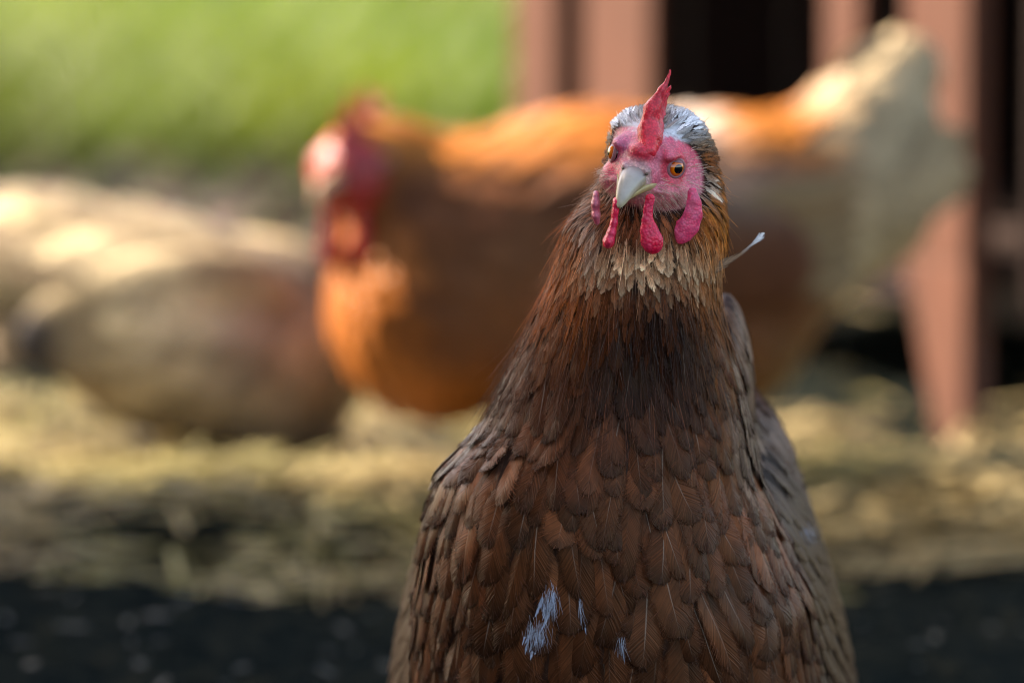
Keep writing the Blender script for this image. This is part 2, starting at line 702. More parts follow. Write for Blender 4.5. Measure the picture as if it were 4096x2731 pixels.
for i in range(8):
    w = (CW - 0.075) / 8
    d0 = (0.078 if i else 0.014) + i * w
    w_ = w if i else w + 0.064
    coop_piece('end_board', CL - 0.012, CL + 0.008, ZB - 0.05, ZT, 0.03 if i == 0 else d0, 0.078 + (i + 1) * w - 0.004, M['coop_shade'])
    coop_piece('end_board', -0.008, 0.012, ZB - 0.05, ZT, d0, d0 + w_ - 0.004, M['coop_shade'])
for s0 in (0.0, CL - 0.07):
    coop_piece('corner_post', s0, s0 + 0.07, 0.0, ZT, CW + 0.024, CW + 0.09, M['coop_shade'])
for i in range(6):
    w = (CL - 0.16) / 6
    coop_piece('shade_skirt_board', 0.08 + i * w, 0.08 + (i + 1) * w - 0.004, 0.01, ZB - 0.035, 0.42, 0.44, M['coop_shade'])  # dark boards added here, standing in for the shade under the coop
V, F = box_geo(0, 0, 0, CL + 0.3, CW + 0.35, 0.03, 0.004)
add('roof', mesh('roof', V, F, smooth=False), M['roof_felt'], coop, (CL / 2, inw * CW / 2, ZT + 0.018))

# ------------------------------------------------------------------ wire fence
M['wire'] = plain('galvanised_wire', lin(150, 172, 120), 0.5, 0.4)
M['fence_post'] = wood_mat('fence_post_wood', lin(120, 100, 80))
FY, FX0, FX1, FH = 5.75, -2.2, 0.06, 1.2
fence = empty('wire_fence', ((FX0 + FX1) / 2, FY, 0))
tag(fence, 'diamond mesh wire fence across the green lawn edge', 'fence')


def tube(a, b, r, n=5):
    a, b = Vector(a), Vector(b)
    d = (b - a).normalized()
    s = d.cross(Vector((0, 1, 0.01))).normalized()
    t = d.cross(s)
    V, F = [], []
    for p in (a, b):
        for i in range(n):
            an = 2 * math.pi * i / n
            V.append(tuple(p + r * (math.cos(an) * s + math.sin(an) * t)))
    for i in range(n):
        j = (i + 1) % n
        F.append((i, j, n + j, n + i))
    F.append(tuple(range(n - 1, -1, -1)))
    F.append(tuple(range(n, 2 * n)))
    return V, F


wire_me = {}
slope = 0.85
for sg in (1, -1):
    V, F = tube((0, 0, 0.01), (sg * FH / slope, 0, FH), 0.0016)
    wire_me[sg] = mesh('wire', V, F)
    wire_me[sg].materials.append(M['wire'])
x = FX0
while x < FX1:
    for sg in (1, -1):
        if FX0 - 0.01 <= x and (sg > 0 and x + FH / slope <= FX1 + 1.45 or sg < 0):
            o = add('wire', wire_me[sg], M['wire'], fence, (x - (FX0 + FX1) / 2, 0.0 if sg > 0 else 0.004, 0))
    x += 0.072
for x in (FX0, -1.35):
    V, F = box_geo(0, 0, 0, 0.07, 0.07, 1.3, 0.006)
    add('fence_post', mesh('fence_post', V, F, smooth=False), M['fence_post'], fence, (x - (FX0 + FX1) / 2, 0.05, 0.65))

# ------------------------------------------------------------------ board shed out of view, added so its roof shades the near yard
M['shade_shed_wood'] = wood_mat('shade_shed_wood', lin(120, 96, 76))
EAVE_Y, EAVE_Z, SX0, SX1, SY0 = 4.98, 2.4, -4.8, -1.95, -0.6
RIDGE_Y, RIDGE_Z = 2.4, 3.9
shade_shed = empty('shade_shelter', ((SX0 + SX1) / 2, (EAVE_Y + SY0) / 2, 0))
tag(shade_shed, 'unseen open fronted board shelter, added to shade the near end of the yard', 'shelter')
so = Vector(((SX0 + SX1) / 2, (EAVE_Y + SY0) / 2, 0))


def shade_shed_piece(name, V, F, mat):
    V = [tuple(Vector(v) - so) for v in V]
    return add(name, mesh(name, V, F, smooth=False), mat, shade_shed)


def gable(y):
    return EAVE_Z + (RIDGE_Z - EAVE_Z) * (1 - abs(y - RIDGE_Y) / abs((EAVE_Y if y > RIDGE_Y else SY0) - RIDGE_Y))


yy = SY0 + 0.1
while yy < 3.2:
    y1 = yy + 0.2
    for x in (SX0 + 0.1, SX1 - 0.1):
        z0, z1 = gable(yy) - 0.05, gable(y1) - 0.05
        V = [(x, yy, 0), (x + 0.02, yy, 0), (x + 0.02, y1 - 0.006, 0), (x, y1 - 0.006, 0), (x, yy, z0), (x + 0.02, yy, z0), (x + 0.02, y1 - 0.006, z1), (x, y1 - 0.006, z1)]
        F = [(0, 3, 2, 1), (4, 5, 6, 7), (0, 1, 5, 4), (1, 2, 6, 5), (2, 3, 7, 6), (3, 0, 4, 7)]
        shade_shed_piece('wall_board', V, F, M['shade_shed_wood'])
    yy += 0.2
xx = SX0 + 0.13
while xx < SX1 - 0.13:
    for y in (SY0 + 0.1,):
        V, F = box_geo(xx + 0.1, y, (EAVE_Z - 0.08) / 2, 0.194, 0.02, EAVE_Z - 0.08, 0.003)
        shade_shed_piece('wall_board', V, F, M['shade_shed_wood'])
    xx += 0.2
for px_ in (-4.6, -2.94, -2.24):
    V, F = box_geo(px_, EAVE_Y - 0.12, (EAVE_Z - 0.02) / 2, 0.09, 0.09, EAVE_Z - 0.02, 0.006)
    shade_shed_piece('post', V, F, M['shade_shed_wood'])
for (ya, za, yb, zb) in ((SY0 - 0.05, EAVE_Z, RIDGE_Y, RIDGE_Z), (RIDGE_Y, RIDGE_Z, EAVE_Y, EAVE_Z)):
    V = []
    for (y, z) in ((ya, za), (yb, zb)):
        for dz in (0.0, 0.05):
            V += [(SX0, y, z + dz), (SX1, y, z + dz)]
    F = [(0, 1, 5, 4), (2, 6, 7, 3), (0, 4, 6, 2), (1, 3, 7, 5), (0, 2, 3, 1), (4, 5, 7, 6)]
    shade_shed_piece('roof', V, F, M['roof_felt'])


# vine added at the unseen shelter's eave, its leaves roughening the shade edge
shade_vine_o = Vector((-2.6, EAVE_Y, 0))
shrub = empty('shade_edge_vine', shade_vine_o)
tag(shrub, 'unseen leafy vine on the shelter posts, added to roughen the shade edge', 'vine')
M['bark'] = plain('vine_bark', lin(92, 76, 60), 0.9, 0.2, 40.0, 0.3, 0.6, 0.006)
CL_ = [(-3.50, 0.0, 2.38, 0.14), (-3.34, -0.02, 2.41, 0.09), (-2.80, 0.0, 2.38, 0.14), (-2.58, -0.01, 2.4, 0.10)]
LP, LD = [], []
for (cx_, cy_0, cz_, r_) in CL_:
    n_l = int(14000 * r_)
    v_ = RNG.normal(0, 1, (n_l, 3))
    v_ /= np.linalg.norm(v_, axis=1)[:, None]
    LP.append(v_ * (r_ * (0.45 + 0.6 * RNG.random(n_l)))[:, None] * np.array((1, 0.7, 1)) + np.array((cx_ + 3.1, cy_0, cz_)))
    LD.append(v_ + RNG.normal(0, 0.7, (n_l, 3)))
LP, LD = np.concatenate(LP), np.concatenate(LD)


def tri_leaf(P, D, L, W):
    D = D / np.linalg.norm(D, axis=1)[:, None]
    S = np.cross(D, RNG.normal(0, 1, D.shape))
    S /= np.linalg.norm(S, axis=1)[:, None]
    V = np.stack([P, P + D * (L * 0.5)[:, None] + S * W[:, None], P + D * L[:, None], P + D * (L * 0.5)[:, None] - S * W[:, None]], 1).reshape(-1, 3)
    return V, np.arange(len(P) * 4).reshape(-1, 4)


Vl, Ql = tri_leaf(LP, LD, 0.05 + 0.03 * RNG.random(len(LP)), np.full(len(LP), 0.018))
tl = np.repeat(lin(70, 96, 40)[None] * (0.6 + 0.8 * RNG.random((len(LP), 1))), 4, 0)
shade_vine_crown = (Vl, Ql, tl)
for (cx_, cy_0, cz_, r_) in CL_[:4]:
    Vt, Ft = tube(((-0.34 if cx_ < -3.1 else 0.36) + random.uniform(-0.03, 0.03), -0.06, 0), (cx_ + 3.1, -0.05, cz_), 0.012, 7)
    add('stem', mesh('stem', Vt, Ft), M['bark'], shrub)


# ------------------------------------------------------------------ lawn and straw
def strip_stuff(P, D, N, L, W, tints, bend, seg=3, taper=True):
    """many thin leaf strips as one mesh: root P, direction D, side from N"""
    n = len(P)
    D = D / np.linalg.norm(D, axis=1)[:, None]
    S = np.cross(D, N)
    S /= np.linalg.norm(S, axis=1)[:, None]
    U = np.cross(S, D)
    V, C = [], []
    for i in range(seg + 1):
        t = i / seg
        w = W * ((1 - t) ** 0.7 * 0.9 + 0.1 if taper else 1.0) * 0.5
        c = P + D * (L * t)[:, None] + U * (bend * L * t * t)[:, None]
        V += [c - S * w[:, None], c + S * w[:, None]]
        C += [tints, tints]
    V = np.stack(V, 1).reshape(-1, 3)
    C = np.stack(C, 1).reshape(-1, 3)
    k = 2 * (seg + 1)
    q = np.array([[2 * i, 2 * i + 1, 2 * i + 3, 2 * i + 2] for i in range(seg)])
    Q = (np.arange(n)[:, None, None] * k + q[None]).reshape(-1, 4)
    return V, Q, C


def blade_mat(name, rough, transl):
    g = NT(name)
    t = g.attr('tint')
    b = g.principled(t, rough, 0.35)
    if transl:
        tr = g.n('BsdfTranslucent')
        g.l(t, tr.inputs[0])
        ms = g.n('MixShader')
        ms.inputs[0].default_value = transl
        g.l(b, ms.inputs[1])
        g.l(tr.outputs[0], ms.inputs[2])
        b = ms.outputs[0]
    return g.end(b)


M['grass'] = blade_mat('grass_blade', 0.5, 0.35)
M['straw'] = blade_mat('straw', 0.55, 0.1)
add('foliage', mesh('foliage', *shade_vine_crown[:2], shade_vine_crown[2]), M['grass'], shrub)

n = 46000
y = 6.95 + (RNG.random(n) ** 1.3) * 9.0
x = -1.7 + RNG.random(n) * 2.4 + (y - 7) * (-0.05 + (RNG.random(n) - 0.5) * 0.16)
P = np.stack([x, y, np.full(n, -0.002)], 1)
az = RNG.random(n) * 2 * np.pi
lean = 0.15 + RNG.random(n) * 0.5
D = np.stack([np.cos(az) * lean, np.sin(az) * lean, np.ones(n)], 1)
N = np.stack([np.cos(az), np.sin(az), np.zeros(n)], 1)
cl = vnoise(P, 2.6, 11)
ty = vnoise(P * np.array([1, .6, 1]), 4.2, 12)
tints = lin(50, 88, 12)[None] * (1 - ty)[:, None] + lin(106, 122, 8)[None] * ty[:, None]
tints *= ((0.75 + 0.5 * RNG.random(n)) * (0.25 + 1.5 * vnoise(P * np.array((1, 0.35, 1)), 2.4, 13)))[:, None]
L = (0.06 + 0.10 * RNG.random(n)) * (0.7 + 0.9 * cl) * np.where(y < 7.6, 1.25, 1.0)
V, Q, C = strip_stuff(P, D, N, L, 0.004 + 0.004 * RNG.random(n), tints, 0.25)
lawn = add('grass', mesh('grass', V, Q, C), M['grass'])
tag(lawn, 'bright sunlit green grass of the lawn beyond the fence', 'grass', kind='stuff')

n = 5200
P = np.stack([-1.6 + 2.2 * RNG.random(n), 5.5 + 1.9 * RNG.random(n), np.zeros(n)], 1)
m = RNG.random(n) < 0.25 + 0.75 * sstep(0.4, 0.65, vnoise(P, 3.5, 27))
P = P[m]
n = len(P)
P[:, 2] = ground_z(P[:, 0], P[:, 1]) + 0.004 + 0.02 * RNG.random(n)
az = RNG.random(n) * 2 * np.pi
D = np.stack([np.cos(az), np.sin(az), (RNG.random(n) - 0.4) * 0.6], 1)
N = np.stack([(RNG.random(n) - 0.5), (RNG.random(n) - 0.5), np.ones(n)], 1)
tl_ = (lin(112, 74, 52)[None] * (1 - RNG.random((n, 1))) + lin(84, 62, 44)[None]) * 0.32
V, Q, C = strip_stuff(P, D, N, 0.03 + 0.04 * RNG.random(n), 0.014 + 0.014 * RNG.random(n), tl_, 0.15, seg=3)
litter = add('leaf_litter', mesh('leaf_litter', V, Q, C), M['straw'])
tag(litter, 'dry brown fallen leaves on the soil below the wire fence', 'leaves', kind='stuff')

# straw litter: thick in the middle of the yard, thin towards the near bare soil
n = 42000
x = -1.1 + RNG.random(n) * 2.2
y = 3.45 + RNG.random(n) * 2.1
P = np.stack([x, y, np.zeros(n)], 1)
dens = sstep(3.80, 4.02, y + (vnoise(P, 7.0, 21) - 0.5) * 0.2) * (0.30 + 0.70 * sstep(0.34, 0.6, 0.6 * vnoise(P, 17.0, 22) + 0.4 * vnoise(P, 8.0, 23)))
dens = dens * (1 - 0.97 * sstep(4.5, 4.8, y + 0.10 * np.clip(x, -1, 0) + 0.6 * np.clip(x, 0, 1))) 
m = RNG.random(n) < dens
P = P[m]
n = len(P)
P[:, 2] = ground_z(P[:, 0], P[:, 1]) + 0.002 + 0.012 * RNG.random(n) ** 2
az = RNG.random(n) * 2 * np.pi
D = np.stack([np.cos(az), np.sin(az), (RNG.random(n) - 0.45) * 0.3], 1)
N = np.stack([(RNG.random(n) - 0.5) * 0.9, (RNG.random(n) - 0.5) * 0.9, np.ones(n)], 1)
ty = RNG.random(n)[:, None]
tints = lin(142, 124, 82)[None] * (1 - ty) + lin(178, 162, 118)[None] * ty
gk = sstep(0.45, 0.75, vnoise(P, 11.0, 24))[:, None] * 0.6
tints = tints * (1 - gk) + lin(140, 138, 76)[None] * gk
tints *= (0.6 + 0.55 * RNG.random(n))[:, None]
V, Q, C = strip_stuff(P, D, N, 0.03 + 0.06 * RNG.random(n), 0.003 + 0.003 * RNG.random(n), tints, 0.05, seg=2, taper=False)
n = 900
P = np.stack([-1.0 + 2.0 * RNG.random(n), 3.3 + 0.75 * RNG.random(n), np.zeros(n)], 1)
P[:, 2] = ground_z(P[:, 0], P[:, 1]) + 0.002
az = RNG.random(n) * 2 * np.pi
D = np.stack([np.cos(az), np.sin(az), (RNG.random(n) - 0.4) * 0.3], 1)
N = np.stack([(RNG.random(n) - 0.5), (RNG.random(n) - 0.5), np.ones(n)], 1)
t2 = lin(48, 56, 50)[None] * (0.3 + 0.8 * RNG.random(n))[:, None]
V2, Q2, C2 = strip_stuff(P, D, N, 0.006 + 0.012 * RNG.random(n), 0.002 + 0.003 * RNG.random(n), t2, 0.05, seg=2, taper=False)
V, Q, C = np.concatenate([V, V2]), np.concatenate([Q, Q2 + len(V)]), np.concatenate([C, C2])
straw = add('straw', mesh('straw', V, Q, C), M['straw'])
tag(straw, 'loose yellow straw strewn over the sunlit strip of the yard', 'straw', kind='stuff')


# ------------------------------------------------------------------ feathers
PROF_T = np.array([0, .12, .3, .5, .7, .82, .92, 1.0])
PROF_C = np.array([.22, .55, .88, 1.0, .98, .88, .64, .16])      # contour feather
PROF_H = np.array([.35, .75, 1.0, 1.0, .82, .58, .33, .05])       # hackle


def feather_geo(bvh, p, flow, L, W, lift0, lift1, camber, prof, tint_root, tint_mid, tint_edge, tint_tip, ns=7, nu=5, wob=0.0, twist=0.0):
    p = Vector(p)
    pts, nrm = [], []
    d = None
    hit, nr, _, _ = bvh.find_nearest(p)
    cur, nn = hit, nr
    step = L / ns
    side_w = random.uniform(-wob, wob)
    for i in range(ns + 1):
        t = i / ns
        pts.append(cur + nn * (lift0 + (lift1 - lift0) * t ** 1.3))
        nrm.append(nn.copy())
        f = Vector(flow(cur))
        f = f - nn * f.dot(nn)
        if f.length < 1e-5: f = Vector((0, 0, -1)) - nn * (-nn.z)
        f.normalize()
        f = f + nn.cross(f) * side_w
        d = f if d is None else (d * 0.5 + f * 0.5)
        d = (d - nn * d.dot(nn)).normalized()
        nxt, n2, _, _ = bvh.find_nearest(cur + d * step)
        nn = (nn * 0.35 + n2 * 0.65).normalized()
        cur = nxt
    pts = np.array([tuple(q) for q in pts])
    nrm = np.array([tuple(q) for q in nrm])
    tan = np.gradient(pts, axis=0)
    tan /= np.linalg.norm(tan, axis=1)[:, None] + 1e-9
    side = np.cross(nrm, tan)
    side /= np.linalg.norm(side, axis=1)[:, None] + 1e-9
    up = np.cross(tan, side)
    if twist:
        side, up = side * math.cos(twist) + up * math.sin(twist), up * math.cos(twist) - side * math.sin(twist)
    t = np.linspace(0, 1, ns + 1)
    w = np.interp(t, PROF_T, prof) * W / 2
    u = np.linspace(-1, 1, nu)
    V = pts[:, None, :] + side[:, None, :] * (w[:, None] * u[None])[..., None] - up[:, None, :] * (camber * w[:, None] * (u * u)[None])[..., None]
    V = V.reshape(-1, 3)
    a = np.arange(ns)[:, None] * nu + np.arange(nu - 1)[None]
    a = a.ravel()
    Q = np.stack([a, a + 1, a + nu + 1, a + nu], 1)
    au = np.abs(u)[None, :, None] ** 1.6
    tt = t[:, None, None]
    C = tint_root[None, None] * (1 - sstep(0.0, 0.45, tt)) + tint_mid[None, None] * sstep(0.0, 0.45, tt)
    C = C * (1 - au) + tint_edge[None, None] * au
    k = sstep(0.55, 1.0, tt)
    C = C * (1 - k) + tint_tip[None, None] * k
    C = np.broadcast_to(C, (ns + 1, nu, 3)).reshape(-1, 3)
    r = random.random()
    uv = np.zeros((ns + 1, nu, 3))
    uv[:, :, 0] = u[None]
    uv[:, :, 1] = t[:, None]
    uv[:, :, 2] = r
    return V, Q, C, uv.reshape(-1, 3)


class Bag:
    def __init__(s):
        s.V, s.Q, s.C, s.U, s.n = [], [], [], [], 0

    def put(s, V, Q, C, U):
        s.V.append(V); s.Q.append(Q + s.n); s.C.append(C); s.U.append(U)
        s.n += len(V)

    def build(s, name, mat, parent, off=(0, 0, 0)):
        V = np.concatenate(s.V) - np.array(off)
        return add(name, mesh(name, V, np.concatenate(s.Q), np.concatenate(s.C), np.concatenate(s.U)), mat, parent)


def hair(name, strands, radii, tints, mat, parent, off=(0, 0, 0)):
    """strands (n,k,3), radii (n,k), tints (n,3) as a hair-curves object"""
    n, k, _ = strands.shape
    cu = bpy.data.hair_curves.new(name)
    cu.add_curves([k] * n)
    cu.attributes['position'].data.foreach_set('vector', (strands - np.array(off)).astype(np.float32).ravel())
    ra = cu.attributes.get('radius') or cu.attributes.new('radius', 'FLOAT', 'POINT')
    ra.data.foreach_set('value', radii.astype(np.float32).ravel())
    ta = cu.attributes.new('tint', 'FLOAT_COLOR', 'POINT')
    c = np.ones((n, k, 4), dtype=np.float32)
    c[:, :, :3] = tints[:, None, :] if tints.ndim == 2 else tints
    ta.data.foreach_set('color', c.ravel())
    cu.materials.append(mat)
    o = bpy.data.objects.new(name, cu)
    COL.objects.link(o)
    if parent is not None: o.parent = parent
    return o


def make_strands(P, Nn, Dd, L, lift, bend, k=5, jitter=0.15):
    """curved strands leaving P along Dd (tangent) and Nn"""
    n = len(P)
    j = RNG.normal(0, jitter, (n, 3))
    d = Dd + Nn * lift[:, None] + j
    d /= np.linalg.norm(d, axis=1)[:, None]
    t = np.linspace(0, 1, k)[None, :, None]
    return P[:, None, :] + d[:, None, :] * L[:, None, None] * t + (bend[:, None, None] * L[:, None, None]) * t * t * np.array((0, 0, -1.0))[None, None]


def uv_ball(r, nu=24, nv=16, cap=1.0):
    """sphere (or cap of it) about +Z"""
    V, F = [(0, 0, r)], []
    for i in range(1, nv + 1):
        th = math.pi * cap * i / nv
        for j in range(nu):
            a = 2 * math.pi * j / nu
            V.append((r * math.sin(th) * math.cos(a), r * math.sin(th) * math.sin(a), r * math.cos(th)))
    for j in range(nu):
        F.append((0, 1 + j, 1 + (j + 1) % nu))
    for i in range(nv - 1):
        for j in range(nu):
            a, b = 1 + i * nu + j, 1 + i * nu + (j + 1) % nu
            F.append((a, a + nu, b + nu, b))
    return V, F


def torus(R, r, nu=32, nv=10, sx=1.0, sy=1.0):
    V, F = [], []
    for i in range(nu):
        a = 2 * math.pi * i / nu
        for j in range(nv):
            b = 2 * math.pi * j / nv
            V.append(((R + r * math.cos(b)) * math.cos(a) * sx, (R + r * math.cos(b)) * math.sin(a) * sy, r * math.sin(b)))
    for i in range(nu):
        for j in range(nv):
            F.append((i * nv + j, ((i + 1) % nu) * nv + j, ((i + 1) % nu) * nv + (j + 1) % nv, i * nv + (j + 1) % nv))
    return V, F


def leg_parts(parent, hip, knee, foot, heading, r=0.0065):
    """shank and toes of one leg in the parent's space"""
    hip, knee, foot, heading = Vector(hip), Vector(knee), Vector(foot), Vector(heading).normalized()
    lo = [min(hip[i], knee[i], foot[i]) - 0.07 for i in range(3)]
    hi = [max(hip[i], knee[i], foot[i]) + 0.07 for i in range(3)]
    sidev = Vector((-heading.y, heading.x, 0))
    toes = [heading * 0.05 + sidev * 0.0, heading * 0.042 + sidev * 0.028, heading * 0.042 - sidev * 0.028, heading * -0.024]

    def fn(P):
        d = sd_cone(P, hip, knee, r * 1.5, r)
        d = smin(d, sd_cone(P, knee, foot + Vector((0, 0, 0.01)), r, r * 0.85), 0.004)
        for t in toes:
            d = smin(d, sd_cone(P, foot + Vector((0, 0, 0.008)), foot + t * 0.6 + Vector((0, 0, 0.006)), 0.0055, 0.0048), 0.004)
            d = smin(d, sd_cone(P, foot + t * 0.6 + Vector((0, 0, 0.006)), foot + t + Vector((0, 0, 0.005)), 0.0048, 0.0038), 0.002)
        return d
    V, Q = field(fn, lo, hi, 0.0025)
    o = add('leg', mesh('leg', V, Q), M['shank'], parent)
    for t in toes:
        a = foot + t + Vector((0, 0, 0.005))
        b = a + t.normalized() * 0.012 + Vector((0, 0, -0.004))
        Vc, Fc = tube(a, b, 0.003, 6)
        Vc = np.array(Vc)
        Vc[6:] = np.array(b) + (Vc[6:] - np.array(b)) * 0.2
        add('claw', mesh('claw', Vc, Fc), M['nail'], o)
    return o


# ------------------------------------------------------------------ hens further back
def far_hen(name, label, loc, rz, pose, tint_fn, tail_tint, vary=0.2):
    root = empty(name, loc, rz)
    tag(root, label, 'hen', 'hens feeding in the yard')

    hk = pose.get('hk', 1.0)

    def fn(P):
        d = None
        for kind, a, b, *r in pose['body']:
            e = sd_ell(P, a, b) if kind == 'e' else sd_cone(P, a, b, r[0], r[1])
            d = e if d is None else smin(d, e, pose.get('blend', 0.03))
        hc = pose['head']
        d = smin(d, sd_ell(P, hc, (0.030 * hk, 0.023 * hk, 0.025 * hk)), 0.02)
        return d
    V, Q = field(fn, (-0.34, -0.16, 0.005), (0.27, 0.16, 0.40), 0.006, 2)
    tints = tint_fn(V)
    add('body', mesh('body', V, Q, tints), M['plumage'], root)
    bvh = BVHTree.FromPolygons(V.tolist(), Q.tolist())
    hc, hd = Vector(pose['head']), Vector(pose['look']).normalized()
    hs = hd.cross(Vector((0, 0, 1))).normalized()
    hu = hs.cross(hd)

    def H(f, s, u):
        return hc + (hd * f + hs * s + hu * u) * hk
    # plumage
    P, N = tri_sample(V, Q, 6000)
    keep = [i for i in poisson(P, np.full(len(P), 0.0135)) if (Vector(P[i]) - H(0.012, 0, 0)).length > 0.036 * hk]
    bag = Bag()
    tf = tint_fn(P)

    def flow(p):
        return (-1.0, p.y * 1.5, -0.35)
    for i in keep:
        c = tf[i] * random.uniform(1 - vary, 1 + vary)
        bag.put(*feather_geo(bvh, P[i], flow, 0.034, 0.020, 0.0005, 0.005, 0.2, PROF_C, c * 0.7, c, c * 1.15, c * 1.1, ns=4, nu=3, wob=0.3))
    tag(bag.build('plumage', M['far_feather'], root), kind='stuff')
    # wings: a folded shell and its long feathers
    for s in (-1, 1):
        wc = pose['wing']

        def wf(P, s=s):
            return sd_ell((P[0], P[1] + (P[0] - wc[0]) * 0.12 * s, P[2] + (P[0] - wc[0]) * -0.18), (wc[0], s * wc[1], wc[2]), (0.11, 0.017, 0.052))
        Vw, Qw = field(wf, (wc[0] - 0.13, s * wc[1] - 0.045, wc[2] - 0.09), (wc[0] + 0.13, s * wc[1] + 0.045, wc[2] + 0.09), 0.005)
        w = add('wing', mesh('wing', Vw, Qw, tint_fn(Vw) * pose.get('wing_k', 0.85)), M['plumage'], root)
        for k in range(6):
            c = tail_tint * random.uniform(0.55, 0.8)
            a = Vector((wc[0] - 0.05, s * (wc[1] + 0.006 + 0.002 * k), wc[2] - 0.03 + 0.012 * k))
            add('flight_feather', tail_mesh(a, Vector((-1, -0.10 * s, -0.05 + 0.03 * k)), Vector((0, s, 0.3)), 0.10, 0.022, c * np.array((0.8, 0.68, 0.55))), M['far_feather'], w)
    # tail fan
    tb, td = Vector(pose['tail'][0]), Vector(pose['tail'][1]).normalized()
    for k in range(12):
        s = 1 if k % 2 else -1
        j = k // 2
        an = pose['tail'][3] - 0.15 * j
        d = Vector((-math.cos(an), s * (0.06 + 0.05 * j), math.sin(an))).normalized()
        add('tail_feather', tail_mesh(tb + Vector((0, s * 0.008 * (j + 1), -0.006 * j)), d, Vector((-0.2, s, 0.1)), pose['tail'][2] * random.uniform(0.9, 1.05), 0.05, tail_tint * random.uniform(0.8, 1.1)), M['far_feather'], root)
    # head parts
    red = lin(178, 26, 30)

    def comb_fn(P):
        d = None
        for (f0, u0, f1, u1, ra, rb) in ((-0.012, 0.022, 0.026, 0.018, 0.006, 0.005), (0.02, 0.02, 0.024, 0.034, 0.006, 0.003), (0.008, 0.022, 0.008, 0.043, 0.007, 0.003), (-0.006, 0.022, -0.010, 0.043, 0.007, 0.003), (-0.016, 0.02, -0.026, 0.036, 0.006, 0.003)):
            e = sd_cone(P, H(f0, 0, u0), H(f1, 0, u1), ra * hk, rb * hk)
            d = e if d is None else smin(d, e, 0.004)
        return d
    Vc, Qc = field(comb_fn, [c - 0.07 for c in hc], [c + 0.07 for c in hc], 0.0025)
    # flatten the comb to a blade about the head's middle plane
    hsn = np.array(hs)
    dist = (Vc - np.array(hc)) @ hsn
    Vc = Vc - hsn[None] * (dist * 0.45)[:, None]
    add('comb', mesh('comb', Vc, Qc, np.tile(red, (len(Vc), 1))), M['comb'], root)
    Vf, Qf = field(lambda P: smin(sd_ell(P, H(0.010, 0, -0.002), (0.027 * hk, 0.0255 * hk, 0.0235 * hk)), sd_ell(P, H(0.016, 0, -0.012), (0.017 * hk, 0.022 * hk, 0.015 * hk)), 0.008), [c - 0.08 for c in hc], [c + 0.08 for c in hc], 0.003)
    face = add('face', mesh('face', Vf, Qf, np.tile(lin(158, 34, 32), (len(Vf), 1))), M['skin'], root)
    for s in (-1, 1):
        a, b = H(0.022, s * 0.009, -0.016), H(0.024, s * 0.012, -0.048)
        Vw, Qw = field(lambda P: sd_cone(P, a, b, 0.005 * hk, 0.0105 * hk), [min(a[i], b[i]) - 0.02 for i in range(3)], [max(a[i], b[i]) + 0.02 for i in range(3)], 0.0022)
        ds = (Vw - np.array((a + b) / 2)) @ hsn
        Vw = Vw - hsn[None] * (ds * 0.55)[:, None]
        add('wattle', mesh('wattle', Vw, Qw, np.tile(red, (len(Vw), 1))), M['wattle'], root)
        a2 = H(-0.004, s * 0.021, -0.012)
        Vw, Qw = field(lambda P: sd_ell(P, a2, (0.007 * hk, 0.006 * hk, 0.011 * hk)), [c - 0.02 for c in a2], [c + 0.02 for c in a2], 0.0025)
        add('earlobe', mesh('earlobe', Vw, Qw, np.tile(lin(178, 112, 104), (len(Vw), 1))), M['comb'], root)
        V2, F2 = uv_ball(0.0052 * hk, 14, 10)
        e = add('eye', mesh('eye', V2, F2), M['iris'], root, H(0.012, s * 0.0235, 0.005))
        q = (hs * s + hd * 0.4).normalized().to_track_quat('Z', 'Y')
        e.rotation_euler = q.to_euler()
        V2, F2 = uv_ball(0.00535 * hk, 14, 5, 0.17)
        add('pupil', mesh('pupil', V2, F2), M['pupil'], e)
    b0, b1, b2 = H(0.034, 0, -0.002), H(0.047, 0, -0.004), H(0.057, 0, -0.013)
    Vb, Qb = field(lambda P: smin(sd_cone(P, b0, b1, 0.009, 0.006), sd_cone(P, b1, b2, 0.006, 0.002), 0.004), [min(b0[i], b2[i]) - 0.02 for i in range(3)], [max(b0[i], b2[i]) + 0.02 for i in range(3)], 0.002)
    add('beak', mesh('beak', Vb, Qb, np.tile(lin(150, 118, 84), (len(Vb), 1))), M['beak'], root)
    for s in (-1, 1):
        lx = pose['leg_x']
        leg_parts(root, (lx, s * 0.045, pose['leg_z']), (lx - 0.012, s * 0.048, pose['leg_z'] * 0.55), (lx + 0.004 + 0.03 * s, s * 0.05, 0.0), (1, 0, 0))
    return root


def tail_mesh(a, d, nrm, L, W, c):
    """one long flat feather leaving a along d"""
    d = Vector(d).normalized()
    side = d.cross(nrm).normalized()
    up = side.cross(d)
    ns, nu = 6, 3
    V, U, C = [], [], []
    r = random.random()
    for i in range(ns + 1):
        t = i / ns
        w = np.interp(t, PROF_T, PROF_C) * W / 2
        for u in (-1, 0, 1):
            q = Vector(a) + d * L * t + side * (w * u) - up * (0.12 * L * t * t * 0.5 + 0.1 * W * u * u)
            V.append(tuple(q))
            U.append((u, t, r))
            C.append(c * (1.0 - 0.25 * abs(u)))
    aidx = (np.arange(ns)[:, None] * nu + np.arange(nu - 1)[None]).ravel()
    Q = np.stack([aidx, aidx + 1, aidx + nu + 1, aidx + nu], 1)
    return mesh('feather', np.array(V), Q, np.array(C), np.array(U))


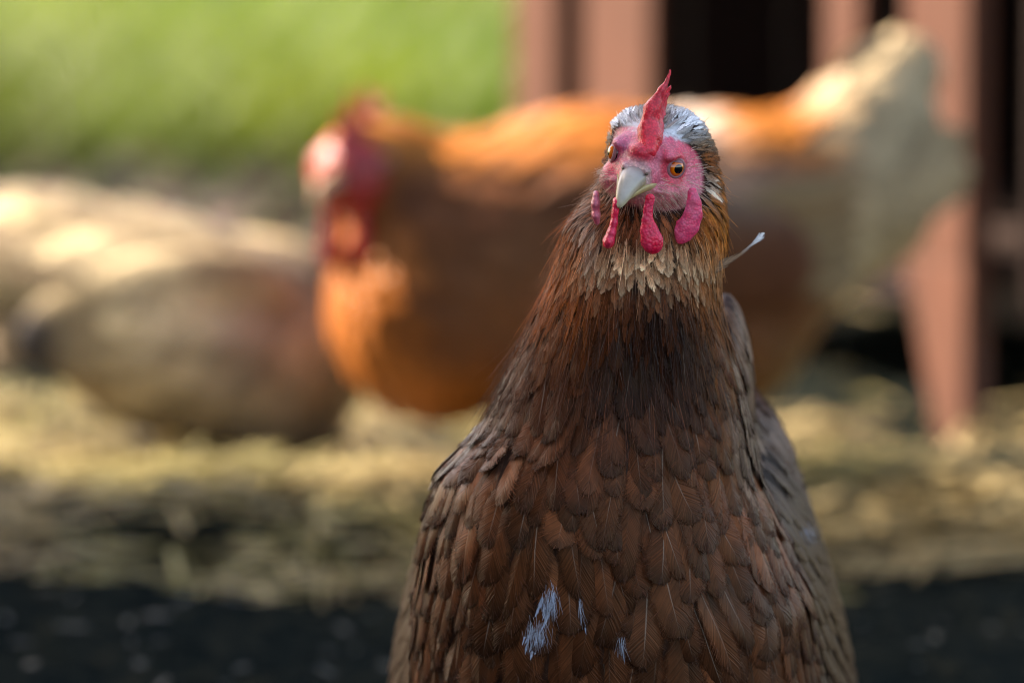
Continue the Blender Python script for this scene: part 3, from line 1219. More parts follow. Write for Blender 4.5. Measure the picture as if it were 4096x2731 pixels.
def brown_tint(V):
    x, y, z = V[:, 0], V[:, 1], V[:, 2]
    n = vnoise(V, 26.0, 31)[:, None]
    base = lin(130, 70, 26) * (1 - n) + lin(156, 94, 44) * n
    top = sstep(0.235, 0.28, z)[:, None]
    base = base * (1 - top) + (lin(150, 86, 30) * (1 - n) + lin(176, 110, 48) * n) * top  # sunlight on the back painted in as a lighter tint
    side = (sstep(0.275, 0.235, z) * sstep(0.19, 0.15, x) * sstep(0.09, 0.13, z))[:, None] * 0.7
    base = base * (1 - side) + lin(64, 42, 34) * side  # shade on the flank painted in as a darker tint
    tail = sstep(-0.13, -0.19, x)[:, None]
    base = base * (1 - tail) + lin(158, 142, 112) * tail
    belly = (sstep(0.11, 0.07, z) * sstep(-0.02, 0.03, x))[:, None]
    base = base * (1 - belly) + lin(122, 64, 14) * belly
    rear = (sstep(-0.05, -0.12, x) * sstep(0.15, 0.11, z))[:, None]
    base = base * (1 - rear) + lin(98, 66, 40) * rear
    white = np.exp(-(((x + 0.055) / 0.022) ** 2 + ((z - 0.30) / 0.03) ** 2))[:, None]
    base = base * (1 - white) + lin(214, 206, 194) * white
    wing = np.exp(-(((x + 0.09) / 0.05) ** 2 + ((z - 0.235) / 0.022) ** 2))[:, None] * 0.7
    base = base * (1 - wing) + lin(140, 122, 106) * wing
    return base


brown_pose = dict(
    body=[('e', (-0.01, 0, 0.18), (0.155, 0.098, 0.112)), ('e', (0.115, 0, 0.15), (0.085, 0.082, 0.092)), ('e', (-0.12, 0, 0.195), (0.10, 0.08, 0.09)),
          ('e', (-0.225, 0, 0.235), (0.055, 0.042, 0.075)), ('c', (-0.20, 0, 0.24), (-0.255, 0, 0.318), 0.055, 0.026), ('e', (-0.09, 0, 0.115), (0.075, 0.075, 0.06)),
          ('c', (0.10, 0, 0.20), (0.150, 0, 0.245), 0.075, 0.042)],
    head=(0.176, 0.004, 0.254), look=(0.72, 0.66, -0.12), hk=1.25, wing=(-0.04, 0.088, 0.20), tail=((-0.195, 0, 0.235), (-0.6, 0, 0.75), 0.108, 1.2), leg_x=0.02, leg_z=0.12)
p = at(2350, 1365, 4.25)
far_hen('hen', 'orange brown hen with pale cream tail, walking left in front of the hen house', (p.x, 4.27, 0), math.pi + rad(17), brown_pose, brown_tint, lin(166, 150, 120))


def tan_tint(V):
    x, y, z = V[:, 0], V[:, 1], V[:, 2]
    n = vnoise(V, 22.0, 41)[:, None]
    base = lin(158, 140, 104) * (1 - n) + lin(192, 176, 140) * n
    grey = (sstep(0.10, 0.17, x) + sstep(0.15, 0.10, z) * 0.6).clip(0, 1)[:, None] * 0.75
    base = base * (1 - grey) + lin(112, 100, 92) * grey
    w = sstep(-0.06, -0.12, x)[:, None]
    base = base * (1 - w) + lin(180, 172, 156) * w
    streak = sstep(0.52, 0.7, vnoise(V * np.array((0.6, 1, 1.6)), 30.0, 43))[:, None] * 0.6
    base = base * (1 - streak) + lin(104, 88, 70) * streak
    under = (sstep(0.145, 0.12, z) * sstep(0.0, -0.04, x))[:, None]  # shadow below the tail painted in as dark grey
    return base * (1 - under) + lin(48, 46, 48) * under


tan_pose = dict(blend=0.06, wing_k=1.0,
    body=[('e', (0.065, 0, 0.100), (0.110, 0.088, 0.076)), ('e', (-0.03, 0, 0.148), (0.105, 0.072, 0.056)), ('e', (0.13, 0, 0.075), (0.055, 0.062, 0.052)),
          ('c', (-0.09, 0, 0.160), (-0.17, 0, 0.148), 0.042, 0.024), ('c', (0.11, 0.02, 0.09), (0.125, 0.085, 0.07), 0.045, 0.030)],
    head=(0.13, 0.10, 0.066), look=(0.3, 0.75, -0.4), wing=(0.05, 0.066, 0.125), tail=((-0.11, 0, 0.152), (-0.9, 0, 0.0), 0.09, 0.5), leg_x=0.07, leg_z=0.05)
p = at(480, 1365, 4.4)
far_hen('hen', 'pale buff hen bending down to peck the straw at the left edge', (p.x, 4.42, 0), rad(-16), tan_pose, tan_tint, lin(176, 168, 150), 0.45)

# ------------------------------------------------------------------ the hen facing the camera
HY = 2.80


def proj(P):
    """world points (n,3) -> photo pixels"""
    P = np.atleast_2d(P)
    x, y, z = P[:, 0], P[:, 1], P[:, 2] - CAM_H
    dep = y * CT - z * ST
    v = y * ST + z * CT
    return 2048 + FPX * x / dep, 1365.5 - FPX * v / dep


hen_o = Vector((0.056, 2.92, 0.0))
hen = empty('hen', hen_o)
tag(hen, 'dark brown hen in the shade, facing the camera with pink face and upright comb', 'hen', 'hens feeding in the yard')
HO = np.array(hen_o)

# head frame: x to the picture's right, -y along the beak, z up
YAW, HP, ROLL = rad(16), rad(5), rad(13)
HR = np.array(Matrix.Rotation(ROLL, 3, 'Y') @ Matrix.Rotation(-YAW, 3, 'Z') @ Matrix.Rotation(HP, 3, 'X'))
HC = np.array(at(2580, 640, 2.792)) - HR @ np.array((0, -0.009, 0.004))


def hw(x, y, z):
    """head frame (mm) -> world"""
    return HC + HR @ (np.array((x, y, z)) * 0.001)


# (photo row, left edge, right edge, centre distance, half depth)
ROWS = [(428, 2570, 2680, 2.820, 0.008), (450, 2480, 2770, 2.820, 0.016), (500, 2428, 2832, 2.820, 0.023), (600, 2410, 2878, 2.821, 0.028), (700, 2390, 2902, 2.821, 0.030),
        (800, 2320, 2922, 2.820, 0.033), (900, 2245, 2930, 2.818, 0.036), (1000, 2215, 2930, 2.818, 0.038), (1100, 2190, 2895, 2.818, 0.040), (1200, 2150, 2890, 2.819, 0.043),
        (1300, 2110, 2915, 2.821, 0.047), (1500, 2015, 2975, 2.826, 0.055), (1700, 1925, 3015, 2.832, 0.070), (1900, 1735, 3050, 2.842, 0.088), (2100, 1668, 3130, 2.850, 0.100),
        (2400, 1636, 3262, 2.858, 0.108), (2731, 1630, 3292, 2.865, 0.110), (3000, 1660, 3270, 2.87, 0.104), (3200, 1780, 3150, 2.875, 0.085), (3330, 2100, 2850, 2.88, 0.04)]
SZ, SX_, SA, SY_, SB = [], [], [], [], []
for (py, l, r, cy, b) in ROWS[::-1]:
    a0, a1 = at(l, py, cy), at(r, py, cy)
    SZ.append(a0.z); SX_.append((a0.x + a1.x) / 2); SA.append(max((a1.x - a0.x) / 2 - 0.0030, 0.004)); SY_.append(cy); SB.append(b - 0.002)
SZ, SX_, SA, SY_, SB = map(np.array, (SZ, SX_, SA, SY_, SB))

xs = np.concatenate([np.arange(-0.085, 0.036, 0.003), np.arange(0.036, 0.112, 0.00095), np.arange(0.112, 0.215, 0.003)])
ys = np.concatenate([np.arange(2.735, 2.742, 0.002), np.arange(2.742, 2.850, 0.00095), np.arange(2.850, 3.36, 0.005)])
zs = np.concatenate([np.arange(0.045, 0.328, 0.003), np.arange(0.328, 0.425, 0.00095)])
X, Y, Z = xs[:, None, None], ys[None, :, None], zs[None, None, :]
cx, ca, cy_, cb = (np.interp(zs, SZ, q)[None, None, :] for q in (SX_, SA, SY_, SB))
k = np.sqrt(((X - cx) / ca) ** 2 + ((Y - cy_) / cb) ** 2)
F = ((k - 1) * np.minimum(ca, cb))
F = np.maximum(F, np.maximum(Z - SZ[-1], SZ[0] - Z)).astype(np.float32)
tx = at(2540, 1400, 2.99).x
F = smin(F, sd_ell((X, Y, Z), (tx, 3.0, 0.192), (0.083, 0.19, 0.072)), 0.02)
F = smin(F, sd_ell((X, Y, Z), (tx - 0.005, 3.0, 0.15), (0.10, 0.19, 0.08)), 0.02)
F = smin(F, sd_cone((X, Y, Z), (tx, 3.15, 0.20), (tx, 3.27, 0.27), 0.06, 0.03), 0.03).astype(np.float32)
sh = at(2895, 1560, 2.905)
F = smin(F, sd_ell((X, Y, Z), sh, (0.0135, 0.05, 0.050)), 0.012).astype(np.float32)
hi0 = [np.searchsorted(a, v) for a, v in ((xs, 0.034), (ys, 2.741), (zs, 0.330))]
hi1 = [np.searchsorted(a, v) for a, v in ((xs, 0.114), (ys, 2.852), (zs, 0.4249))]
sl = tuple(slice(a, b) for a, b in zip(hi0, hi1))
gx_, gy_, gz_ = xs[sl[0]][:, None, None] - HC[0], ys[sl[1]][None, :, None] - HC[1], zs[sl[2]][None, None, :] - HC[2]
HP_ = [(HR[0, i] * gx_ + HR[1, i] * gy_ + HR[2, i] * gz_) * 1000.0 for i in range(3)]       # head frame, mm
EYES = [(s * 16.6, -9.8, 4.0) for s in (-1, 1)]
EA = rad(47)
d = sd_ell(HP_, (0, 6, 2), (19.5, 23, 19.5))
d = smin(d, sd_cone(HP_, (0, -6, 0), (0, -20, -4.5), 14.5, 8.6), 6)
for s in (-1, 1):
    d = smin(d, sd_ell(HP_, (s * 13.2, -9, 9.5), (4.5, 9, 3.2)), 4)          # brow
    d = smin(d, sd_ell(HP_, (s * 13.5, -3, -9), (8.5, 13, 8.5)), 5)            # cheek
    d = smin(d, sd_ell(HP_, (s * 11.6, -14, -8.2), (3.0, 5.0, 1.8)), 1.5)        # gape
    d = smin(d, sd_ell(HP_, (s * 5.2, -22.5, 1.5), (2.4, 4.5, 2.2)), 1.8)      # nostril flap
d = smin(d, sd_ell(HP_, (0, -11, -12.5), (8.5, 8, 5)), 4)
d = smin(d, sd_cone(HP_, (0, -7, -14), (0, 8, -36), 12, 24), 6)
d = smin(d, sd_ell(HP_, (0, -17, 9), (7, 7, 5)), 4)
for e, s in zip(EYES, (-1, 1)):
    ea = (s * math.sin(EA), -math.cos(EA), 0.03)
    d = smin(d, sd_ell(HP_, [e[i] - ea[i] * 6.3 for i in range(3)], (7.2, 7.6, 7.6)), 2.5)
    q = [e[i] + ea[i] * 1.6 for i in range(3)]
    d = smax(d, -(np.sqrt((HP_[0] - q[0]) ** 2 + (HP_[1] - q[1]) ** 2 + (HP_[2] - q[2]) ** 2) - 4.9), 1.0)
F[sl] = smin(F[sl], (d * 0.001).astype(np.float32), 0.003)
V, Q = surface_nets(F, xs, ys, zs)
V = relax(V, Q, 1, 0.5)
body_V, body_Q = V, Q
hv = (V - HC) @ HR * 1000.0                     # head frame of every vertex, mm


def face_weight(h):
    """1 on the bare face, 0 on feathered parts (head frame, mm)"""
    x, y, z = h[:, 0], h[:, 1], h[:, 2]
    lim = np.interp(z, [-24, -14, -6, 4, 12, 18, 24], [-22, -4, 5, 8, 6, -1, -16])
    w = sstep(2.5, -1.5, y - lim)
    return w * sstep(-20, -15, z) * sstep(22, 18, z)


tint = np.tile(lin(54, 33, 23), (len(V), 1))
nz1 = vnoise(V, 120.0, 51)[:, None]
nz2 = vnoise(V, 420.0, 52)[:, None]
fw = face_weight(hv)[:, None]
nz3 = sstep(0.35, 0.65, vnoise(V, 230.0, 53))[:, None]
red = lin(246, 66, 86) * (1 - nz1) + lin(236, 92, 124) * nz1
red = red * (1 - 0.45 * nz3) + lin(244, 138, 150) * 0.45 * nz3
x_, y_, z_ = hv[:, 0:1], hv[:, 1:2], hv[:, 2:3]
nz4 = sstep(0.35, 0.7, vnoise(V, 75.0, 54))[:, None]
red = red * (1 - 0.4 * nz4) + lin(226, 150, 172) * 0.4 * nz4
for e in EYES:
    de = np.sqrt(((hv - np.array(e)) ** 2).sum(1))[:, None]
    k_e = sstep(11.0, 7.5, de) * sstep(4.5, 6.5, de)
    red = red * (1 - 0.7 * k_e) + lin(228, 40, 66) * 0.7 * k_e
dc = np.sqrt((x_ / 7) ** 2 + ((z_ - 12) / 5) ** 2)
k_c = sstep(1.5, 0.6, dc) * sstep(-8, -14, y_)
red = red * (1 - 0.7 * k_c) + lin(226, 34, 54) * 0.7 * k_c
pale = lin(200, 140, 142) * (1 - nz2) + lin(222, 186, 178) * nz2
front = np.clip(sstep(-19.5, -24, y_) * sstep(8, 4, z_) + sstep(-4, -10, z_) * 0.5, 0, 1)
face = red * (1 - front) + pale * front
viol = sstep(-3, -9, x_) * sstep(-4, 4, z_) * 0.6
face = face * (1 - viol) + lin(204, 112, 150) * viol
crown = sstep(15.5, 18.5, z_ + (nz2 - 0.5) * 4) * sstep(12, 4, y_ - 6)
face = face * (1 - crown) + lin(232, 236, 240) * crown
tint = tint * (1 - fw) + face * fw
topw = (sstep(14, 18, z_) * sstep(12, 2, y_)) * (1 - fw)
tint = tint * (1 - topw) + lin(228, 232, 236) * topw
o = add('body', mesh('body', V - HO, Q, tint), M['skin'], hen)
# face polygons use the skin, the rest the plumage material
o.data.materials.append(M['plumage'])
pf = fw[Q].mean(1)[:, 0]
o.data.polygons.foreach_set('material_index', (pf < 0.5).astype(np.int32))
o.data.update()
bvh_body = BVHTree.FromPolygons(V.tolist(), Q.tolist())


def sdf_part(name, fn, lo, hi, step, col, mat, parent=hen, smooth=1, tintf=None, squash=None):
    V, Q = field(fn, lo, hi, step, smooth)
    t = np.tile(col, (len(V), 1)) if tintf is None else tintf(V)
    return add(name, mesh(name, V - HO, Q, t), mat, parent)


def hcone(P, a, b, ra, rb):
    return sd_cone(P, hw(*a), hw(*b), ra * 0.001, rb * 0.001)


# comb
def comb_fn(P):
    H = [(HR[0, i] * (P[0] - HC[0]) + HR[1, i] * (P[1] - HC[1]) + HR[2, i] * (P[2] - HC[2])) * 1000.0 for i in range(3)]
    bend = 1.6 * np.sin(H[2] * 0.16)
    H[0] = H[0] - bend
    H[0] = H[0] + 0.35 * np.sin(H[1] * 1.1) * np.sin(H[2] * 0.9)
    d = sd_cone(H, (1.5, -18.5, 10.5), (0, -12, 17), 4.6, 5.6)
    d = smin(d, sd_cone(H, (-5.5, -17.5, 9.0), (0, -14, 13), 2.6, 4.6), 3)
    d = smin(d, sd_cone(H, (0, -12, 17), (0, 9, 22), 5.6, 3.6), 3)
    d = smin(d, sd_cone(H, (0, -11, 18), (0.0, -9, 30), 5.6, 4.3), 4)
    d = smin(d, sd_cone(H, (0, -9, 30), (0.6, -7, 40), 4.2, 2.2), 3)
    d = smin(d, sd_cone(H, (0.6, -7, 40), (0.6, -5, 50), 2.1, 1.1), 2)
    d = smin(d, sd_cone(H, (0, -2, 20), (2.0, 1, 41), 4.2, 1.3), 3)
    d = smin(d, sd_cone(H, (0, 6, 20), (1, 10, 36), 3.6, 1.3), 3)
    d = smin(d, sd_cone(H, (0, 10, 20), (0, 18, 28), 3.0, 1.3), 3)
    return (d + 0.45) * 0.001


def comb_tint(V):
    n = vnoise(V, 170.0, 61)[:, None]
    n2 = vnoise(V, 700.0, 62)[:, None]
    h = (V - HC) @ HR * 1000.0
    up = sstep(18, 40, h[:, 2:3])
    c = lin(240, 26, 50) * (1 - n) + lin(248, 78, 96) * n
    c = c * (1 - 0.35 * up) + lin(196, 66, 78) * 0.35 * up
    return c * (0.8 + 0.4 * n2)


cl_, ch_ = hw(-22, -30, 4), hw(26, 26, 58)
lo = np.minimum(cl_, ch_) - 0.012
hi = np.maximum(cl_, ch_) + 0.012
sdf_part('comb', comb_fn, lo, hi, 0.0009, None, M['comb'], tintf=comb_tint, smooth=1)


# wattles and earlobes, set by where they hang
def drop(name, pts, y, ys_, mat, c0, c1, lean=0.0, step=0.0007):
    """hanging skin lobe through (px, py, radius mm) points; ys_ scales its depth"""
    W = [(np.array(at(px, py, y)), r * 0.001) for px, py, r in pts]

    def fn(P):
        q = (P[0], y + (P[1] - y - lean * (P[2] - W[0][0][2])) / ys_, P[2])
        d = None
        for (a, ra), (b, rb) in zip(W[:-1], W[1:]):
            e = sd_cone(q, a, b, ra, rb)
            d = e if d is None else smin(d, e, 0.0015)
        return d * min(1.0, ys_)
    A = np.array([w[0] for w in W])
    m = max(r for _, r in W) * max(1, ys_) + 0.004
    n_lo, n_hi = A.min(0) - m, A.max(0) + m

    def tf(V):
        n = vnoise(V, 300.0, 71)[:, None]
        return c0 * (1 - n) + c1 * n
    return sdf_part(name, fn, n_lo, n_hi, step, None, mat, tintf=tf)


WR0, WR1 = lin(250, 18, 60), lin(253, 66, 108)
drop('wattle', [(2600, 795, 2.6), (2592, 840, 2.2), (2590, 880, 2.7), (2596, 920, 4.3), (2607, 962, 5.3), (2612, 978, 4.9)], 2.772, 0.6, M['wattle'], WR0, WR1)
drop('wattle', [(2468, 805, 2.2), (2460, 850, 1.5), (2456, 890, 1.7), (2446, 930, 2.1), (2435, 965, 2.7), (2433, 975, 2.5)], 2.768, 2.0, M['wattle'], WR0, WR1)
drop('earlobe', [(2770, 770, 2.6), (2776, 815, 3.6), (2772, 860, 4.6), (2754, 905, 5.2), (2735, 940, 4.0), (2722, 957, 2.2), (2712, 925, 1.8), (2712, 890, 1.2)], 2.783, 0.5, M['comb'], lin(248, 36, 90), lin(252, 116, 156))
drop('earlobe', [(2384, 775, 1.6), (2382, 815, 2.0), (2384, 860, 2.0), (2388, 890, 1.4)], 2.787, 2.2, M['comb'], lin(212, 66, 98), lin(228, 150, 170))

# beak
beak = empty('beak', hw(0, -20, 0) - HO)
beak.parent = hen
BO = hw(0, -20, 0)


def loft(sections, n=20, top=True):
    """sections: (y, ztop, zlow, halfwidth) in head mm; half-round top, flat below (or the reverse)"""
    V, C = [], []
    for (y, zt, zl, w) in sections:
        for i in range(n):
            a = 2 * math.pi * i / n
            c, s = math.cos(a), math.sin(a)
            if top:
                z = zl + (zt - zl) * max(s, 0) ** 0.85 + min(s, 0) * 0.8
            else:
                z = zt + (zt - zl) * -max(-s, 0) ** 0.85 + max(s, 0) * 0.4
            x = w * math.copysign(abs(c) ** 0.85, c)
            V.append(hw(x, y, z) - BO)
    m = len(sections)
    F = []
    for i in range(m - 1):
        for j in range(n):
            k = (j + 1) % n
            F.append((i * n + j, i * n + k, i * n + n + k, i * n + n + j))
    F.append(tuple(range(n - 1, -1, -1)))
    F.append(tuple(range((m - 1) * n, m * n)))
    return np.array(V), F


def dense(sec, n=18):
    sec = np.array(sec, dtype=float)
    t = np.linspace(0, 1, len(sec))
    q = np.linspace(0, 1, n)
    return [tuple(np.interp(q[i], t, sec[:, j]) for j in range(4)) for i in range(n)]


def smooth_sec(sec, n=22):
    s = np.array(dense(sec, n))
    for _ in range(3):
        s[1:-1] = (s[:-2] + 2 * s[1:-1] + s[2:]) / 4
    return s


up_sec = smooth_sec([(-17, 1.0, -3.6, 7.4), (-21.5, 2.6, -3.8, 7.2), (-26, 2.6, -4.6, 6.8), (-31, 0.8, -6.4, 5.8), (-35.5, -2.6, -9.0, 4.7), (-38.4, -6.8, -12.2, 3.5), (-40.2, -11.2, -14.8, 2.3), (-40.9, -14.4, -16.2, 0.9)])
lo_sec = smooth_sec([(-9, -6.4, -9.6, 13.6), (-13, -5.4, -10.3, 12.2), (-18, -4.4, -10.8, 9.9), (-24, -4.9, -11.0, 8.4), (-30, -6.9, -12.0, 6.4), (-35, -9.8, -13.4, 4.2), (-38.5, -12.8, -14.8, 1.6)])
for nm, sec, tp in (('upper_mandible', up_sec, True), ('lower_mandible', lo_sec, False)):
    Vb, Fb = loft(sec, 22, tp)
    hb = ((Vb + BO) - HC) @ HR * 1000.0
    if tp:
        t = sstep(-19, -40, hb[:, 1:2])
        col = lin(126, 112, 118) * (1 - t) + lin(204, 196, 182) * t
        ed = sstep(4.0, 0.0, hb[:, 2:3] - np.interp(hb[:, 1], sec[::-1, 0], sec[::-1, 2])[:, None]) * 0.75
        col = col * (1 - ed) + lin(206, 188, 138) * ed
    else:
        col = np.tile(lin(196, 176, 118), (len(hb), 1))
    add(nm, mesh(nm, Vb, Fb, col), M['beak'], beak)

for s in (-1, 1):
    c = hw(s * 6.0, -24.8, 0.2)
    Vn, Qn = field(lambda P: sd_ell(P, c, (0.0011, 0.0024, 0.0009)), c - 0.004, c + 0.004, 0.0004)
    add('nostril', mesh('nostril', Vn - BO, Qn), M['nail'], beak)

# eyes
for e, s in zip(EYES, (-1, 1)):
    av = rad(47 if s > 0 else 66)
    ax = HR @ np.array((s * math.sin(av), -math.cos(av), 0.03))
    ax = Vector(ax).normalized()
    c = Vector(hw(*e)) - ax * 0.0026
    upv = Vector(HR @ np.array((0, 0, 1.0)))
    zx = ax
    xx = upv.cross(zx).normalized()
    yx = zx.cross(xx)
    rot = Matrix((xx, yx, zx)).transposed().to_euler()
    V2, F2 = uv_ball(0.0051, 32, 24)
    eye = add('eye', mesh('eye', V2, F2), M['iris'], hen, c - hen_o)
    eye.rotation_euler = rot
    V2, F2 = uv_ball(0.00522, 28, 8, 0.15)
    add('pupil', mesh('pupil', V2, F2), M['pupil'], eye)
    V2, F2 = torus(0.0044, 0.0010, 40, 10, 1.0, 1.0)
    lid = add('eyelid', mesh('eyelid', V2, F2), M['eyelid'], eye, (0, 0, 0.0023))
    V2, F2 = uv_ball(0.0053, 28, 10, 0.5)
    V2 = np.array(V2)
    V2 = V2[:, [0, 2, 1]] * np.array((1, 1, 1))                        # hood over the top of the eye
    keep = [f for f in F2 if all(V2[i][2] > -0.004 and V2[i][1] > 0.0028 for i in f)]
    add('brow_fold', mesh('brow_fold', V2, keep), M['eyelid'], eye)

# ---- plumage of the near hen
BB = hw(0, -22, -2)
FOC = np.array(hw(0, -8, -6))


def flow_main(p):
    z = p[2]
    k = float(sstep(0.338, 0.366, np.array(z)))
    hdir = Vector((p[0] - FOC[0], p[1] - FOC[1] + 0.012, p[2] - FOC[2] - 0.012))
    hdir.normalize()
    cxx = float(np.interp(z, SZ, SX_))
    b = Vector(((p[0] - cxx) * 4.0, 0.0, -1.0))
    b.normalize()
    return hdir * k + b * (1 - k)


def tint_main(px, py):
    """plumage pigment and painted light falloff over the near hen: (root, mid, edge, tip) colours"""
    def g(x, y, rx, ry):
        return math.exp(-(((px - x) / rx) ** 2 + ((py - y) / ry) ** 2))
    n = random.random()
    mid = lin(120, 62, 33) * (1 - n) + lin(152, 88, 54) * n
    edge = mid * (1.35 if random.random() < 0.3 else 0.8)
    tip = lin(66, 37, 24) * (1 - n) + lin(92, 56, 38) * n
    root = lin(62, 44, 36)
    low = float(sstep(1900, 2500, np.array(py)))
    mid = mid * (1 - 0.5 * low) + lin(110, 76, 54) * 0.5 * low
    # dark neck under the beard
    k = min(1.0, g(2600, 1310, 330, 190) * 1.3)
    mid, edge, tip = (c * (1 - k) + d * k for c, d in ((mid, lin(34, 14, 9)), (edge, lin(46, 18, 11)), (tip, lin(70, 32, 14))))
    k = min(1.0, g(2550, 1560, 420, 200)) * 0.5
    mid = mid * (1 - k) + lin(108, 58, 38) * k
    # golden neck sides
    k = min(1.0, g(2240, 1000, 170, 330) * 1.1)
    mid, edge, tip = (c * (1 - k) + d * k for c, d in ((mid, lin(122, 54, 20)), (edge, lin(186, 100, 42)), (tip, lin(156, 80, 30))))
    k = min(1.0, g(2860, 850, 110, 230) * 1.1)
    mid, edge, tip = (c * (1 - k) + d * k for c, d in ((mid, lin(164, 84, 24)), (edge, lin(206, 128, 50)), (tip, lin(120, 64, 26))))
    k = min(1.0, g(2870, 1420, 90, 330) * 0.8)
    mid, edge = (c * (1 - k) + d * k for c, d in ((mid, lin(140, 74, 30)), (edge, lin(172, 112, 62))))
    k = min(1.0, g(2385, 870, 42, 120)) * random.uniform(0.2, 0.9)
    mid, edge, tip = (c * (1 - k) + d * k for c, d in ((mid, lin(176, 152, 130)), (edge, lin(214, 198, 180)), (tip, lin(206, 190, 172))))
    k = min(1.0, g(2812, 735, 24, 42) * 1.1)
    mid, edge, tip = (c * (1 - k) + d * k for c, d in ((mid, lin(206, 186, 160)), (edge, lin(236, 224, 206)), (tip, lin(214, 194, 166))))
    # crown
    k = float(sstep(640, 560, np.array(py)))
    mid, edge, tip = (c * (1 - k) + d * k for c, d in ((mid, lin(120, 98, 72)), (edge, lin(150, 128, 96)), (tip, lin(92, 74, 54))))
    k = min(1.0, (g(2490, 485, 70, 50) + g(2735, 490, 68, 54)) * 1.4)
    mid, edge, tip, root = (c * (1 - k) + d * k for c, d in ((mid, lin(238, 242, 246)), (edge, lin(240, 244, 248)), (tip, lin(220, 224, 228)), (root, lin(224, 226, 228))))
    # beard
    k = min(1.0, g(2610, 1000, 220, 66) * 1.6) * random.uniform(0.5, 1.0)
    mid, edge, tip, root = (c * (1 - k) + d * k for c, d in ((mid, lin(200, 146, 102)), (edge, lin(242, 200, 156)), (tip, lin(246, 212, 168)), (root, lin(120, 72, 46))))
    # orange edged patch on the breast
    k = g(2150, 2150, 170, 260) * 0.7
    mid, edge = (c * (1 - k) + d * k for c, d in ((mid, lin(156, 92, 54)), (edge, lin(160, 104, 70))))
    if px > 2895 and 1150 < py < 1750:
        mid, edge, tip = lin(150, 116, 94), lin(170, 136, 112), lin(140, 108, 88)
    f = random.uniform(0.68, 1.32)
    f *= 0.97 - 0.54 * float(sstep(1080, 1400, np.array(py)))  # weaker light below the head painted in as darker feathers
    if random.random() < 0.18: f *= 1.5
    return root * f, mid * f, edge * f, tip * f


# wings
wings = []
WSPEC = ((1, 3195, 2570, 2.945, (0.023, 0.125, 0.108), -0.20), (-1, 1745, 2580, 2.925, (0.016, 0.115, 0.098), 0.16))
for (s, px, py, yy, r, sh) in WSPEC:
    c = at(px, py, yy)

    def wf(P, c=c, r=r, sh=sh, s=s):
        z = P[2] - c.z
        return sd_ell((P[0] - sh * z - s * 0.10 * (P[1] - c.y), P[1], P[2] + 0.25 * (P[1] - c.y)), c, r)
    Vw, Qw = field(wf, (c.x - 0.07, c.y - 0.14, c.z - 0.15), (c.x + 0.07, c.y + 0.14, c.z + 0.15), 0.004)
    w = add('wing', mesh('wing', Vw - HO, Qw, np.tile(lin(40, 29, 22), (len(Vw), 1))), M['plumage'], hen)
    wings.append((s, w, Vw, Qw, BVHTree.FromPolygons(Vw.tolist(), Qw.tolist())))

TZ = [0.0, 0.20, 0.235, 0.265, 0.290, 0.315, 0.345, 0.370, 0.385, 0.42]
TL = [0.045, 0.043, 0.040, 0.037, 0.034, 0.026, 0.019, 0.013, 0.009, 0.007]
TW = [0.0215, 0.0210, 0.0190, 0.0165, 0.0122, 0.0076, 0.0048, 0.0034, 0.0026, 0.0022]
TR = [0.0106, 0.0102, 0.0092, 0.0079, 0.0066, 0.0036, 0.0024, 0.0019, 0.0015, 0.0014]

P, N = tri_sample(body_V, body_Q, 150000)
hp = (P - HC) @ HR * 1000.0
fwp = face_weight(hp)
ok = (fwp < 0.35) & (P[:, 1] < 3.05)
P, N = P[ok], N[ok]
back = (N[:, 1] > 0.45)
rr = np.interp(P[:, 2], TZ, TR) * np.where(back, 1.8, 1.0)
keep = poisson(P, rr)
P, N, back = P[keep], N[keep], back[keep]
order = np.argsort(P[:, 2])
PX, PY = proj(P)
bag_c, bag_h = Bag(), Bag()
single = []
inside_wing = []
for i in order:
    z = P[i, 2]
    L = np.interp(z, TZ, TL) * random.uniform(0.75, 1.3)
    W = np.interp(z, TZ, TW) * random.uniform(0.78, 1.25)
    if back[i]: L, W = L * 1.3, W * 1.8
    # small scale-like feathers at the shoulders
    if z < 0.25 and (PX[i] < 1900 or PX[i] > 3120):
        W *= 0.68
        L *= 0.72
    big = W > 0.0102
    beard = math.exp(-(((PX[i] - 2610) / 230) ** 2 + ((PY[i] - 1030) / 100) ** 2))
    L *= 1 - 0.45 * beard
    W *= 1 + 0.35 * beard
    lift = (0.0012 + random.uniform(0.04, 0.16) * W) * (1 + 0.8 * beard) * (1.6 if z > 0.38 else 1.0)
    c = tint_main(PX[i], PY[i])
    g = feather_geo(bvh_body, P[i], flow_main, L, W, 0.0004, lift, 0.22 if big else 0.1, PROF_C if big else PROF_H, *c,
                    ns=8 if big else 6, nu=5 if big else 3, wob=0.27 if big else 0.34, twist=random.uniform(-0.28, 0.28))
    if big and not back[i] and N[i, 1] < 0.15 and z > 0.085 and 1450 < PX[i] < 3600:
        single.append((W * L, g))
    elif big:
        bag_c.put(*g)
    else:
        bag_h.put(*g)
single.sort(key=lambda q: -q[0])


def feather_object(g, parent, name='feather', mat=None):
    V, Q, C, U = g
    r0 = V[:5].mean(0)
    return add(name, mesh(name, V - r0, Q, C, U), mat or M['feather'], parent, tuple(r0 - HO))


for k_, (_, g) in enumerate(single):
    if k_ < 300:
        feather_object(g, hen, 'breast_feather')
    else:
        bag_c.put(*g)
tag(bag_c.build('body_plumage', M['feather'], hen, HO), kind='stuff')
tag(bag_h.build('neck_hackles', M['hackle'], hen, HO), kind='stuff')

